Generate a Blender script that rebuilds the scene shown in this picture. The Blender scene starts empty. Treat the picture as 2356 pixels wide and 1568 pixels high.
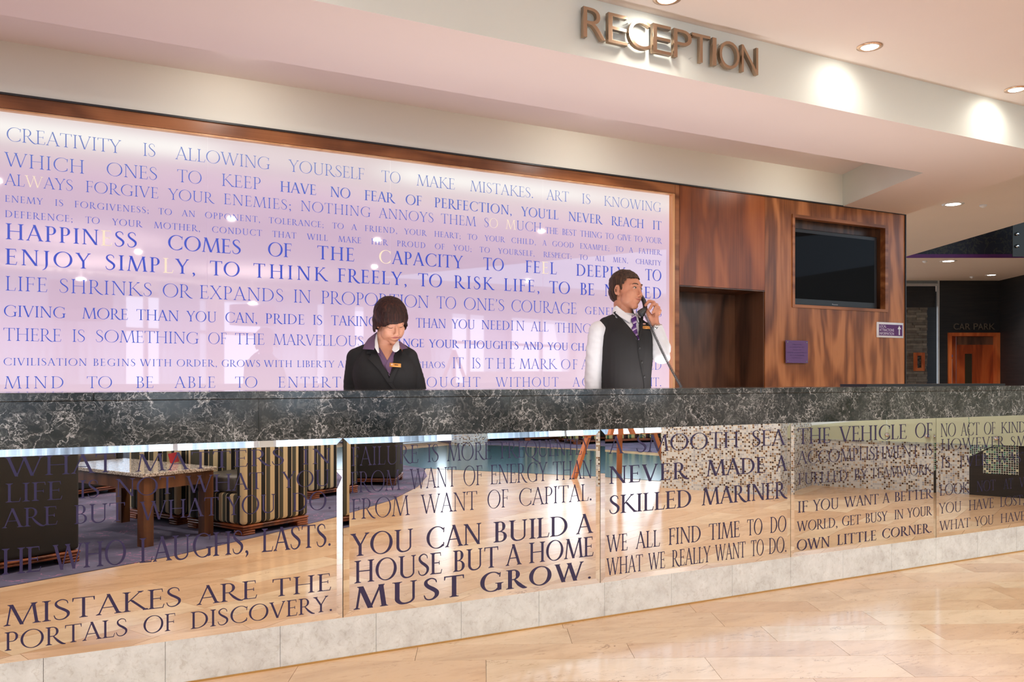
import bpy, bmesh, math, random
from mathutils import Vector, Matrix, Euler, noise
from mathutils.bvhtree import BVHTree
from mathutils.geometry import tessellate_polygon

SC = bpy.context.scene
COL = SC.collection

# ---------------------------------------------------------------- camera
F = 1950.0; CX = 1178.0; HY = 869.0; EYE = 1.15
TH = math.atan(F / (4877 - CX)); c_, s_ = math.cos(TH), math.sin(TH)
VD = 3.40      # plane of the desk front (world y)
VW = 5.80      # plane of the panelled back wall (world y)
cam_d = bpy.data.cameras.new('camera')
cam = bpy.data.objects.new('camera', cam_d)
COL.objects.link(cam)
cam_d.sensor_width = 36.0
cam_d.lens = F / 2356 * 36
cam_d.shift_y = (HY - 784) / 2356
cam_d.clip_start = 0.02
cam_d.clip_end = 200
cam.location = (0, 0, EYE)
cam.rotation_euler = (math.pi / 2, 0, -TH)
SC.camera = cam

# ---------------------------------------------------------------- world, daylight, exposure
wd = bpy.data.worlds.new('world'); SC.world = wd
wd.use_nodes = True
wn = wd.node_tree.nodes; wn.clear()
wo = wn.new('ShaderNodeOutputWorld'); wb = wn.new('ShaderNodeBackground')
wb.inputs[0].default_value = (0.62, 0.80, 1.0, 1); wb.inputs[1].default_value = 2.2
wd.node_tree.links.new(wb.outputs[0], wo.inputs[0])
SC.view_settings.view_transform = 'Standard'
SC.view_settings.look = 'None'
SC.view_settings.gamma = 1
SC.view_settings.exposure = 0.16
SC.view_settings.use_curve_mapping = False
SC.cycles.max_bounces = 10
SC.cycles.diffuse_bounces = 5
SC.cycles.glossy_bounces = 5
SC.cycles.transmission_bounces = 5
SC.cycles.transparent_max_bounces = 8
SC.cycles.sample_clamp_indirect = 4.0
SC.cycles.use_denoising = True
SC.cycles.caustics_reflective = False
SC.cycles.caustics_refractive = False

# the window wall behind the camera runs from WA to WB
WA = Vector((-8.0, -3.2, 0)); WB = Vector((13.5, -9.9, 0))
WDIR = (WB - WA).normalized(); WNRM = Vector((-WDIR.y, WDIR.x, 0))
def area_light(name, loc, aim, sx, sy, power, color, spread=math.pi):
    l = bpy.data.lights.new(name, 'AREA'); l.shape = 'RECTANGLE'
    l.size = sx; l.size_y = sy; l.energy = power; l.color = color; l.spread = spread
    o = bpy.data.objects.new(name, l); COL.objects.link(o)
    o.location = loc
    o.rotation_euler = (Vector(aim) - Vector(loc)).to_track_quat('-Z', 'Y').to_euler()
    return o
def spot_light(name, loc, aim, power, color, size=70, blend=.6, rad=.03):
    l = bpy.data.lights.new(name, 'SPOT'); l.energy = power; l.color = color
    l.spot_size = math.radians(size); l.spot_blend = blend; l.shadow_soft_size = rad
    o = bpy.data.objects.new(name, l); COL.objects.link(o)
    o.location = loc
    o.rotation_euler = (Vector(aim) - Vector(loc)).to_track_quat('-Z', 'Y').to_euler()
    return o
WINL = (WB - WA).length
NWIN = 8
WSEG = WINL / NWIN
for i in range(NWIN):   # daylight entering each window, from just outside its pane
    m = WA + WDIR * (WSEG * (i + .5))
    p = m - WNRM * .35 + Vector((0, 0, 1.65))
    area_light('window_daylight', p, p + WNRM + Vector((0, 0, .22)), WSEG - .5, 2.3, 30, (.80, .90, 1.0))
# ambient fill light added before the closed left wall, and warm lamps of the lobby ceiling
area_light('entrance_daylight', (-7.8, 1.2, 1.6), (0, 1.2, 1.5), 3.6, 2.4, 45, (.86, .93, 1.0))
LAMPS = [(-3.5, .4), (-.6, 1.9), (1.8, .9), (3.9, .2), (5.6, 1.9), (1.0, -2.6), (4.8, -2.6), (8.2, -3.2), (9.2, .9), (-3.6, -2.0)]
WARM = (1.0, .93, .84)

# ---------------------------------------------------------------- geometry from the photograph's perspective
def ray(px, py):
    t = (px - CX) / F
    return Vector((c_ * t + s_, -s_ * t + c_, (HY - py) / F))
def onv(px, py, v):
    d = ray(px, py); k = v / d.y
    return Vector((d.x * k, v, EYE + d.z * k))
def onz(px, py, z):
    d = ray(px, py); k = (z - EYE) / d.z
    return Vector((d.x * k, d.y * k, z))
def CW(X, Y, z=0):      # right / forward of the view -> world
    return Vector((X * c_ + Y * s_, -X * s_ + Y * c_, z))

# ---------------------------------------------------------------- object helpers
def tag(o, label=None, cat=None, group=None, kind=None):
    if label: o['label'] = label
    if cat: o['category'] = cat
    if group: o['group'] = group
    if kind: o['kind'] = kind
    return o
def empty(name, loc=(0, 0, 0), rz=0, label=None, cat=None, group=None, kind=None):
    o = bpy.data.objects.new(name, None); COL.objects.link(o)
    o.empty_display_size = .1
    o.location = loc; o.rotation_euler = (0, 0, rz)
    return tag(o, label, cat, group, kind)
def link(name, me, mat=None, parent=None, smooth=False):
    if mat is not None:
        me.materials.clear()
        for m in (mat if isinstance(mat, (list, tuple)) else [mat]): me.materials.append(m)
    o = bpy.data.objects.new(name, me); COL.objects.link(o)
    if parent is not None: o.parent = parent
    if smooth:
        me.polygons.foreach_set('use_smooth', [True] * len(me.polygons))
    return o
def copy_tree(o, parent=None):
    c = o.copy(); COL.objects.link(c)
    c.parent = parent
    for ch in o.children: copy_tree(ch, c)
    return c

class MB:
    def __init__(s): s.v = []; s.f = []; s.mi = []; s.cur = 0
    def add(s, vs, fs):
        b = len(s.v); s.v += [tuple(v) for v in vs]
        for f in fs: s.f.append(tuple(b + i for i in f)); s.mi.append(s.cur)
    def box(s, x0, x1, y0, y1, z0, z1, M=None):
        vs = [Vector((x, y, z)) for z in (z0, z1) for y in (y0, y1) for x in (x0, x1)]
        if M is not None: vs = [M @ v for v in vs]
        s.add(vs, [(0, 2, 3, 1), (4, 5, 7, 6), (0, 1, 5, 4), (2, 6, 7, 3), (0, 4, 6, 2), (1, 3, 7, 5)])
    def prism(s, poly, z0, z1):
        n = len(poly)
        area = sum(poly[i][0] * poly[(i + 1) % n][1] - poly[(i + 1) % n][0] * poly[i][1] for i in range(n))
        if area < 0: poly = poly[::-1]
        vs = [(p[0], p[1], z0) for p in poly] + [(p[0], p[1], z1) for p in poly]
        fs = []
        for t in tessellate_polygon([[Vector((p[0], p[1], 0)) for p in poly]]):
            a, b, c = t
            pa, pb, pc = poly[a], poly[b], poly[c]
            cr = (pb[0] - pa[0]) * (pc[1] - pa[1]) - (pb[1] - pa[1]) * (pc[0] - pa[0])
            if cr < 0: b, c = c, b
            fs.append((a, c, b)); fs.append((n + a, n + b, n + c))
        for i in range(n):
            j = (i + 1) % n; fs.append((i, j, n + j, n + i))
        s.add(vs, fs)
    def tube(s, pts, rad, n=8, cap=True):
        pts = [Vector(p) for p in pts]
        if not isinstance(rad, (list, tuple)): rad = [rad] * len(pts)
        vs = []; fs = []
        up = Vector((0, 0, 1))
        d0 = (pts[1] - pts[0]).normalized()
        if abs(d0.dot(up)) > .9: up = Vector((1, 0, 0))
        for i, p in enumerate(pts):
            d = (pts[min(i + 1, len(pts) - 1)] - pts[max(i - 1, 0)]).normalized()
            a = d.cross(up)
            if a.length < 1e-4: a = d.cross(Vector((0, 1, 0)))
            a.normalize(); b = a.cross(d).normalized(); up = b
            for k in range(n):
                t = 2 * math.pi * k / n
                vs.append(p + (a * math.cos(t) + b * math.sin(t)) * rad[i])
        for i in range(len(pts) - 1):
            for k in range(n):
                k2 = (k + 1) % n
                fs.append((i * n + k, i * n + k2, (i + 1) * n + k2, (i + 1) * n + k))
        if cap:
            fs.append(tuple(range(n - 1, -1, -1)))
            fs.append(tuple((len(pts) - 1) * n + k for k in range(n)))
        s.add(vs, fs)
    def lathe(s, prof, n=24, M=None):
        vs = []; fs = []
        for r, z in prof:
            for k in range(n):
                t = 2 * math.pi * k / n; v = Vector((r * math.cos(t), r * math.sin(t), z))
                vs.append(M @ v if M is not None else v)
        for i in range(len(prof) - 1):
            for k in range(n):
                k2 = (k + 1) % n
                fs.append((i * n + k, i * n + k2, (i + 1) * n + k2, (i + 1) * n + k))
        fs.append(tuple(range(n - 1, -1, -1))); fs.append(tuple((len(prof) - 1) * n + k for k in range(n)))
        s.add(vs, fs)
    def mesh(s, name='mesh'):
        me = bpy.data.meshes.new(name); me.from_pydata(s.v, [], s.f)
        if any(s.mi): me.polygons.foreach_set('material_index', s.mi)
        me.update(); return me
    def build(s, name, mat, parent=None, smooth=False):
        return link(name, s.mesh(name), mat, parent, smooth)
def bevel_mesh(me, w, seg=2, angle=.5):
    bm = bmesh.new(); bm.from_mesh(me)
    bmesh.ops.remove_doubles(bm, verts=bm.verts, dist=1e-6)
    es = [e for e in bm.edges if len(e.link_faces) == 2 and e.calc_face_angle(0) > angle]
    bmesh.ops.bevel(bm, geom=es, offset=w, segments=seg, profile=.5, affect='EDGES', clamp_overlap=True)
    bm.to_mesh(me); bm.free(); return me
def rbox(name, x0, x1, y0, y1, z0, z1, bev, mat, parent=None, seg=2, M=None, smooth=True):
    m = MB(); m.box(x0, x1, y0, y1, z0, z1, M); me = bevel_mesh(m.mesh(name), bev, seg)
    return link(name, me, mat, parent, smooth)

# ---------------------------------------------------------------- materials
def srgb(r, g, b):
    f = lambda v: (v / 255 / 12.92) if v / 255 <= .04045 else ((v / 255 + .055) / 1.055) ** 2.4
    return (f(r), f(g), f(b), 1)
class NT:
    def __init__(s, name):
        s.m = bpy.data.materials.new(name); s.m.use_nodes = True
        s.t = s.m.node_tree; s.t.nodes.clear()
        s.out = s.t.nodes.new('ShaderNodeOutputMaterial')
        s.p = s.t.nodes.new('ShaderNodeBsdfPrincipled')
        s.t.links.new(s.p.outputs[0], s.out.inputs[0])
    def n(s, typ, **kw):
        x = s.t.nodes.new('ShaderNode' + typ)
        for k, v in kw.items():
            if k.startswith('i_'):
                key = k[2:].replace('_', ' ')
                x.inputs[int(key) if key.isdigit() else key].default_value = v
            else: setattr(x, k, v)
        return x
    def l(s, a, b, ao=0):
        s.t.links.new(a.outputs[ao] if not isinstance(a, bpy.types.NodeSocket) else a, b)
    def set(s, **kw):
        for k, v in kw.items(): s.p.inputs[k.replace('_', ' ')].default_value = v
    def coord(s, scale=(1, 1, 1), rot=(0, 0, 0), loc=(0, 0, 0), kind='Object'):
        tc = s.n('TexCoord'); mp = s.n('Mapping')
        mp.inputs['Scale'].default_value = scale; mp.inputs['Rotation'].default_value = rot; mp.inputs['Location'].default_value = loc
        s.t.links.new(tc.outputs[kind], mp.inputs[0]); return mp
    def noise(s, vec, scale, detail=4, rough=.55, dist=0):
        x = s.n('TexNoise'); x.inputs['Scale'].default_value = scale; x.inputs['Detail'].default_value = detail
        x.inputs['Roughness'].default_value = rough; x.inputs['Distortion'].default_value = dist
        s.t.links.new(vec.outputs[0], x.inputs['Vector']); return x
    def ramp(s, fac, stops, ao=0):
        r = s.n('ValToRGB'); e = r.color_ramp.elements
        while len(e) < len(stops): e.new(.5)
        for i, (p, c) in enumerate(stops):
            e[i].position = p; e[i].color = c if len(c) == 4 else (*c, 1)
        s.t.links.new(fac.outputs[ao] if not isinstance(fac, bpy.types.NodeSocket) else fac, r.inputs[0]); return r
    def mix(s, fac, a, b, typ='MIX'):
        x = s.n('MixRGB', blend_type=typ)
        for i, v in ((0, fac), (1, a), (2, b)):
            if isinstance(v, (int, float)): x.inputs[i].default_value = v
            elif isinstance(v, (tuple, list)): x.inputs[i].default_value = v if len(v) == 4 else (*v, 1)
            elif isinstance(v, bpy.types.NodeSocket): s.t.links.new(v, x.inputs[i])
            else: s.t.links.new(v.outputs[0], x.inputs[i])
        return x
    def math(s, op, a, b=0, c=None):
        x = s.n('Math', operation=op)
        for i, v in enumerate((a, b, c)):
            if v is None: continue
            if isinstance(v, (int, float)): x.inputs[i].default_value = v
            elif isinstance(v, bpy.types.NodeSocket): s.t.links.new(v, x.inputs[i])
            else: s.t.links.new(v.outputs[0], x.inputs[i])
        return x
    def bump(s, h, strength=.2, dist=.01):
        b = s.n('Bump'); b.inputs['Strength'].default_value = strength; b.inputs['Distance'].default_value = dist
        s.t.links.new(h.outputs[0], b.inputs['Height']); s.t.links.new(b.outputs[0], s.p.inputs['Normal'])
def plain(name, col, rough=.5, metal=0, spec=.5, emit=None, es=0, noise_amt=.06, nscale=14):
    t = NT(name); t.set(Roughness=rough, Metallic=metal); t.p.inputs['Specular IOR Level'].default_value = spec
    c = t.coord(); nz = t.noise(c, nscale, 3)
    k = 1 - noise_amt; k2 = 1 + noise_amt
    r = t.ramp(nz, [(.3, (col[0] * k, col[1] * k, col[2] * k, 1)), (.7, (min(1, col[0] * k2), min(1, col[1] * k2), min(1, col[2] * k2), 1))])
    t.l(r, t.p.inputs['Base Color'])
    if emit: t.p.inputs['Emission Color'].default_value = emit; t.p.inputs['Emission Strength'].default_value = es
    return t.m
def mat_marble():
    t = NT('dark_marble'); t.set(Roughness=.10)
    c = t.coord()
    base = t.ramp(t.noise(c, 3.2, 6, .6, .5), [(.32, (.012, .015, .015)), (.55, (.035, .04, .04)), (.75, (.075, .085, .08))])
    fine = t.ramp(t.noise(c, 38, 5, .7, 1.2), [(.5, (0, 0, 0)), (.78, (.09, .09, .088))])
    b2 = t.mix(1.0, base, fine, 'ADD')
    def vein(scale, dist, w, det=5):
        nz = t.noise(c, scale, det, .6, dist)
        a = t.math('ABSOLUTE', t.math('SUBTRACT', nz, .5))
        return t.ramp(a, [(0, (1, 1, 1)), (w * .45, (.55, .55, .55)), (w, (0, 0, 0))])
    gate = t.ramp(t.noise(c, 5, 3, .5), [(.42, (.05, .05, .05)), (.6, (1, 1, 1))])
    gate2 = t.ramp(t.noise(c, 11, 3, .5), [(.50, (.0, .0, .0)), (.6, (1, 1, 1))])
    v1 = t.mix(1, vein(6.5, .35, .0075, 8), gate, 'MULTIPLY')
    v2 = t.mix(1, vein(15, .5, .013, 8), gate2, 'MULTIPLY')
    v3 = t.mix(1, vein(38, .6, .022, 6), t.ramp(t.noise(c, 8, 2), [(.45, (0, 0, 0)), (.65, (.6, .6, .6))]), 'MULTIPLY')
    vv = t.mix(1, t.mix(1, v1, v2, 'ADD'), v3, 'ADD')
    t.l(t.mix(vv, b2, (.50, .50, .49)), t.p.inputs['Base Color'])
    return t.m
def mat_plinth():
    t = NT('plinth_limestone'); t.set(Roughness=.45)
    c = t.coord()
    r = t.ramp(t.noise(c, 9, 8, .7, .3), [(.3, srgb(192, 193, 190)), (.5, srgb(214, 218, 216)), (.7, srgb(228, 232, 231))])
    sp = t.ramp(t.noise(c, 42, 6, .75, .8), [(.36, (.6, .56, .5)), (.48, (1, 1, 1))])
    t.l(t.mix(.4, r, sp, 'MULTIPLY'), t.p.inputs['Base Color']); return t.m
def mat_tile():
    t = NT('floor_limestone'); t.set(Roughness=.15)
    t.p.inputs['Specular IOR Level'].default_value = .33
    c = t.coord(rot=(0, 0, TH - math.radians(2)), scale=(1.0, 3.2, 1))
    at = t.n('Attribute', attribute_name='tint')
    r = t.ramp(at.outputs['Fac'], [(0, srgb(208, 170, 133)), (.35, srgb(214, 179, 143)), (.7, srgb(219, 187, 152)), (1, srgb(227, 202, 170))])
    off = t.n('VectorMath', operation='ADD'); t.l(c, off.inputs[0])
    sc = t.n('CombineXYZ'); m1 = t.math('MULTIPLY', at.outputs['Fac'], 37.0)
    t.l(m1, sc.inputs[0]); t.l(m1, sc.inputs[1]); t.l(sc, off.inputs[1])
    cl = t.ramp(t.noise(off, 1.6, 6, .65, .6), [(.3, (.80, .76, .72)), (.55, (1, 1, 1)), (.75, (1.04, 1.03, 1.0))])
    a = t.math('ABSOLUTE', t.math('SUBTRACT', t.noise(off, 2.8, 5, .62, 1.3), .5))
    v = t.ramp(a, [(0, (.35, .30, .27)), (.006, (.75, .7, .66)), (.012, (1, 1, 1))])
    g = t.ramp(t.noise(off, 2.1, 2), [(.56, (0, 0, 0)), (.66, (1, 1, 1))])
    vg = t.mix(g, (1, 1, 1), v)
    sp = t.ramp(t.noise(off, 16, 5, .7, .6), [(.30, (.72, .66, .6)), (.42, (1, 1, 1))])
    x = t.mix(.9, t.mix(1, t.mix(1, r, cl, 'MULTIPLY'), vg, 'MULTIPLY'), sp, 'MULTIPLY')
    t.l(x, t.p.inputs['Base Color']); return t.m
def mat_wood(name, c0, c1, c2, rough=.32, horiz=False, fig=1.0, off=0.0):
    t = NT(name); t.set(Roughness=rough)
    sc = (1.1, 1, .22) if not horiz else (.22, 1, 1.1)
    c = t.coord(scale=sc, loc=(off, off * 1.7, off * .6))
    w = t.noise(c, 2.2 * fig, 3, .5, .4)
    # cathedral figure: rings of a warped distance field
    m = t.math('MULTIPLY', w, 34.0)
    sn = t.math('SINE', m)
    s2 = t.math('MULTIPLY_ADD', sn, .5, .5)
    fine = t.noise(t.coord(scale=(60, 60, 1.6) if not horiz else (1.6, 60, 60)), 1.0, 3, .6)
    mixv = t.math('ADD', t.math('MULTIPLY', s2, .45), t.math('MULTIPLY', fine, .35))
    big = t.noise(t.coord(scale=(1.6, 1, .5)), 1.5, 4, .6, .8)
    tot = t.math('ADD', mixv, t.math('MULTIPLY', big, .42))
    r = t.ramp(tot, [(.30, c0), (.58, c1), (.86, c2)])
    t.l(r, t.p.inputs['Base Color']); return t.m
def mat_paint(name, col):
    t = NT(name); t.set(Roughness=.85)
    c = t.coord(); nz = t.noise(c, 1.1, 3)
    r = t.ramp(nz, [(.3, tuple(v * .97 for v in col[:3]) + (1,)), (.7, col)])
    t.l(r, t.p.inputs['Base Color'])
    t.bump(t.noise(c, 260, 2), .03, .002); return t.m
M = {}
M['marble'] = mat_marble(); M['plinth'] = mat_plinth(); M['tile'] = mat_tile()
M['walnut'] = mat_wood('walnut_veneer', srgb(106, 58, 30), srgb(156, 94, 52), srgb(190, 124, 76))
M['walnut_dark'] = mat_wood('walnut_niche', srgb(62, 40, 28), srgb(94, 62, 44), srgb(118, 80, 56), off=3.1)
M['walnut_cab'] = mat_wood('walnut_cabinet', srgb(110, 52, 20), srgb(150, 78, 34), srgb(170, 94, 44), fig=.8, off=7.7)
M['walnut_trim'] = mat_wood('walnut_trim', srgb(112, 62, 30), srgb(150, 92, 52), srgb(176, 112, 66), horiz=True)
M['cherry'] = mat_wood('cherry_door', srgb(120, 48, 18), srgb(158, 68, 28), srgb(176, 84, 38))
M['chair_wood'] = mat_wood('mahogany', srgb(66, 30, 14), srgb(110, 56, 28), srgb(140, 76, 40), horiz=True, rough=.25)
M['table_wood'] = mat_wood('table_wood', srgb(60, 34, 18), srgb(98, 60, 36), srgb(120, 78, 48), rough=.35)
M['ceiling'] = mat_paint('ceiling_paint', (.88, .80, .755, 1))
M['wall_paint'] = mat_paint('wall_paint', (.86, .84, .74, 1))
M['fascia'] = mat_paint('fascia_paint', (.735, .76, .70, 1))
M['black'] = plain('black_plastic', (.012, .012, .013), .35)
M['black_edge'] = plain('black_metal_edge', (.02, .02, .022), .4)
def simple(name, col, rough=.5, metal=0, **k):
    M[name] = plain(name, col, rough, metal, **k); return M[name]
simple('chrome', (.75, .75, .76), .15, 1)
simple('bronze', (.42, .30, .21), .26, 1, noise_amt=.04)
simple('white_trim', (.8, .8, .8), .4)
simple('dark_gap', (.015, .013, .012), .7)
t = NT('mirror_silver'); t.set(Metallic=1.0, Roughness=0.0); t.p.inputs['Base Color'].default_value = (.93, .91, .87, 1); M['mirror'] = t.m
simple('mirror_letter', srgb(44, 38, 74)[:3], .35, noise_amt=.02)
t = NT('screen_glass'); t.set(Roughness=.03); t.p.inputs['Base Color'].default_value = (.006, .006, .007, 1); t.p.inputs['Specular IOR Level'].default_value = .04; M['screen'] = t.m
def mat_emit(name, col, s):
    t = NT(name); t.p.inputs['Base Color'].default_value = col; t.p.inputs['Emission Color'].default_value = col; t.p.inputs['Emission Strength'].default_value = s; return t.m
# ================================================================= STRUCTURE
CEIL = 3.13; SOF = 2.82; VF = 3.727
# ---- floor slab, carpet, tiles
m = MB(); m.box(-8.2, 24, -11, 24, -.12, -.012); tag(m.build('floor', M['tile']), kind='structure')
FLOOR = bpy.data.objects['floor']
TA = -TH + math.radians(2.0)
tu = Vector((math.cos(TA), math.sin(TA))); tv = Vector((-math.sin(TA), math.cos(TA)))
def clip_poly(poly, a, b, c):     # keep a*x+b*y<=c
    out = []
    for i in range(len(poly)):
        p, q = poly[i], poly[(i + 1) % len(poly)]
        dp = a * p[0] + b * p[1] - c; dq = a * q[0] + b * q[1] - c
        if dp <= 0: out.append(p)
        if (dp < 0 < dq) or (dq < 0 < dp):
            k = dp / (dp - dq); out.append((p[0] + (q[0] - p[0]) * k, p[1] + (q[1] - p[1]) * k))
    return out
rnd = random.Random(5)
tiles = []
# row joints seen in front of the desk (forward distance from the camera)
def rowY(py): return F * EYE / (py - HY)
rows = []
y = -9.0
while y < 6.6:
    rows.append((y, y + .232)); y += .232
seen = [(a * .989, b * .989) for a, b in [(3.241, 3.50), (3.50, 3.70), (3.70, 3.93), (3.93, 4.17), (4.17, 4.36), (4.36, 4.60)]]
rows = [r for r in rows if r[1] <= 3.205 or r[0] >= 4.549]
rows = [(a, min(b, 3.205) if b > 3.05 and b <= 3.25 else b) for a, b in rows]
lowlast = max(r[1] for r in rows if r[1] <= 3.25); rows.append((lowlast, 3.205))
firsthi = min(r[0] for r in rows if r[0] >= 4.549); rows.append((4.549, firsthi)); rows += seen
for (a, b) in rows:
    if b - a < .02: continue
    x = -9 - rnd.random()
    while x < 14:
        w = rnd.choice([.9, .9, .9, .62, .43, .9, .75])
        q = [tu * x + tv * a, tu * (x + w) + tv * a, tu * (x + w) + tv * b, tu * x + tv * b]
        q = [(p.x, p.y) for p in q]
        g = .0008
        cx_ = sum(p[0] for p in q) / 4; cy_ = sum(p[1] for p in q) / 4
        sx = 1 - 2 * g / w; 
        q = []
        for (uu, vv) in ((x + g, a + g), (x + w - g, a + g), (x + w - g, b - g), (x + g, b - g)):
            p = tu * uu + tv * vv; q.append((p.x, p.y))
        q = clip_poly(q, 0, 1, VD + .02)
        if q: q = clip_poly(q, -1, 0, 7.9)
        if q: q = clip_poly(q, -.31, -1, 5.0)
        if len(q) >= 3:
            d = cx_ * s_ + cy_ * c_; lat = cx_ * c_ - cy_ * s_
            # rank: how large it shows, directly or in the desk mirror
            vd = (2 * VD - cy_) * c_ + cx_ * s_; vl = cx_ * c_ - (2 * VD - cy_) * s_
            vis = d > 2.6 and abs(lat / max(d, .1)) < .75
            mir = abs(vl / max(vd, .1)) < .68
            carpeted = cy_ < -.635 * cx_ + .9 and cx_ < 3.4
            score = (0 if vis else (10 + vd if mir and not carpeted else 100 + vd))
            tiles.append((score, q, rnd.random()))
        x += w
tiles.sort(key=lambda t: t[0])
def tile_mesh(items):
    mb = MB(); cols = []
    for _, q, tn in items:
        n0 = len(mb.f); mb.prism(q, -.012, 0); cols += [tn] * (len(mb.f) - n0)
    me = mb.mesh('tile'); a = me.attributes.new('tint', 'FLOAT', 'FACE'); a.data.foreach_set('value', cols); return me
for it in tiles[:290]:
    link('floor_tile', tile_mesh([it]), M['tile'], FLOOR)
o = link('floor_tile_field', tile_mesh(tiles[290:]), M['tile'], FLOOR); o['kind'] = 'stuff'

# ---- ceiling
def ceil_piece(name, poly, z0, z1, mat):
    m = MB(); m.prism(poly, z0, z1); o = m.build(name, mat); o['kind'] = 'structure'; return o
pa = onz(2081, 591, CEIL); pb = onz(2356, 511, CEIL)
dirn = (pb - pa); dirn.z = 0; dirn.normalize()
pc = pa + dirn * 16; pz = pa - dirn * .6
fz = lambda X, Y: (lambda w: (w.x, w.y))(CW(X, Y))
YR = 13.99   # far edge of the recess in the lobby ceiling
Y0 = 17.25
p_start = (pa.x, pa.y)
ceil_piece('ceiling', [(-8.2, -11), (24, -11), (24, pc.y if pc.y < 24 else 24), (pc.x, pc.y), p_start, (7.64, 5.86), (-8.2, 5.86)], CEIL, CEIL + .1, M['ceiling'])
far_l = fz(4.5, YR); far_r = fz(16, YR)
ceil_piece('ceiling_far', [far_l, far_r, fz(16, 26), fz(4.5, 26)], CEIL, CEIL + .1, M['ceiling'])
# link between near ceiling and the far part on the left of the recess
ceil_piece('ceiling_link', [(7.64, 5.86), p_start, far_l, fz(2.0, YR), (7.64, 9)], CEIL, CEIL + .1, M['ceiling'])
# recess side walls with purple edge band and damask paper
def mat_damask():
    t = NT('damask_paper'); t.set(Roughness=.6)
    c = t.coord(scale=(1, 1, 1))
    w = t.noise(c, 2.6, 3, .5, 3.5)
    a = t.math('ABSOLUTE', t.math('SUBTRACT', w, .5))
    r = t.ramp(a, [(0, (.05, .038, .022)), (.03, (.035, .026, .016)), (.05, (.010, .004, .010))])
    t.l(r, t.p.inputs['Base Color']); return t.m
M['damask'] = mat_damask()
simple('purple_band', srgb(96, 20, 92)[:3], .6)
wl = CW(3.5, YR + .001); wr_ = CW(12, YR + .001)
def wallseg(name, p, q, z0, z1, th, mat, kind='structure'):
    p = Vector((p[0], p[1])); q = Vector((q[0], q[1])); d = (q - p).normalized(); n = Vector((-d.y, d.x)) * th
    m = MB(); m.prism([tuple(p), tuple(q), tuple(q + n), tuple(p + n)], z0, z1)
    o = m.build(name, mat); 
    if kind: o['kind'] = kind
    return o
wallseg('wall_recess_band', fz(4.6, YR - .03), fz(12, YR - .03), CEIL - .001, CEIL + .058, .025, M['purple_band'])
wallseg('wall_recess', fz(4.6, YR - .01), fz(14, YR - .01), CEIL + .058, CEIL + 2.2, .06, M['damask'])
wallseg('wall_recess_side', (pc.x, pc.y), p_start, CEIL + .1, CEIL + 2.2, .05, M['damask'])
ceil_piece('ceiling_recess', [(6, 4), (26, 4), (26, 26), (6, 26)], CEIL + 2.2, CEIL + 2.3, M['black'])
# bulkhead with the reception fascia and the coffer behind it
bk = MB()
bk.prism([(-8.0, VF), (6.776, VF), (7.64, 5.86), (6.723, 5.86), (6.181, 4.545), (-8.0, 4.545)], SOF, CEIL)
o = bk.build('ceiling_bulkhead', [M['ceiling'], M['fascia']]); o['kind'] = 'structure'
for p in o.data.polygons:
    if abs(p.normal.z) < .5: p.material_index = 1
# ---- back wall: paint above, walnut panelling below, light box opening
wb_ = MB(); wb_.box(-8.0, 7.6, VW, VW + .06, SOF + .006, CEIL); tag(wb_.build('wall_back', M['wall_paint']), kind='structure')
WALL = empty('wall_back_panelling', (6, VW, 0), kind='structure')
tr = MB(); tr.box(-8.0, 7.612, VW - .012, VW + .02, SOF - .006, SOF + .006); tr.box(7.600, 7.612, VW - .012, VW + .3, 0, SOF); o = tr.build('metal_edge', M['black_edge']); o.parent = WALL; o.matrix_parent_inverse = Matrix.Translation(-WALL.location)
LX1 = onv(1547, 700, VW).x      # right edge of the light box
NX0 = onv(1563, 655, VW).x; NX1 = onv(1760, 668, VW).x; NZ = 1.952
def vpanel(name, x0, x1, z0, z1, mat, y0=VW, y1=VW + .05, g=.0015):
    m = MB(); m.box(x0 + g, x1 - g, y0, y1, z0 + g, z1 - g); o = m.build(name, mat); o.parent = WALL; o.matrix_parent_inverse = Matrix.Translation(-WALL.location); return o
FZ = SOF - .085                 # underside of the walnut strip above the light box
vpanel('top_strip', -8.0, LX1 + .03, FZ, SOF - .004, M['walnut_trim'])
vpanel('stile', LX1 + .03, NX0, 0, SOF - .004, M['walnut_trim'])
M['glow_reveal'] = mat_wood('reveal_wood_glow', srgb(222, 158, 104), srgb(236, 178, 124), srgb(244, 194, 144))  # wood lightened: orange glow on reveals and wall end put into the colour
vpanel('reveal', -8.0, LX1 + .028, FZ - .012, FZ, M['glow_reveal'], VW - .001, VW + .04)
vpanel('reveal', LX1, LX1 + .028, 0, FZ, M['glow_reveal'], VW - .002, VW + .05)
vpanel('cabinet_front', NX0, NX1, NZ, SOF - .004, M['walnut_cab'])
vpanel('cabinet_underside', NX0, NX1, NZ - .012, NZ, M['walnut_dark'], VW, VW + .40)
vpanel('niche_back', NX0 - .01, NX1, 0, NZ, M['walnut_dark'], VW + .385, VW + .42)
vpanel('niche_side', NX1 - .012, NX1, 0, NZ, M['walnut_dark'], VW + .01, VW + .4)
vpanel('niche_side', NX0 - .02, NX0 - .008, 0, NZ, M['walnut_dark'], VW + .01, VW + .4)
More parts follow.
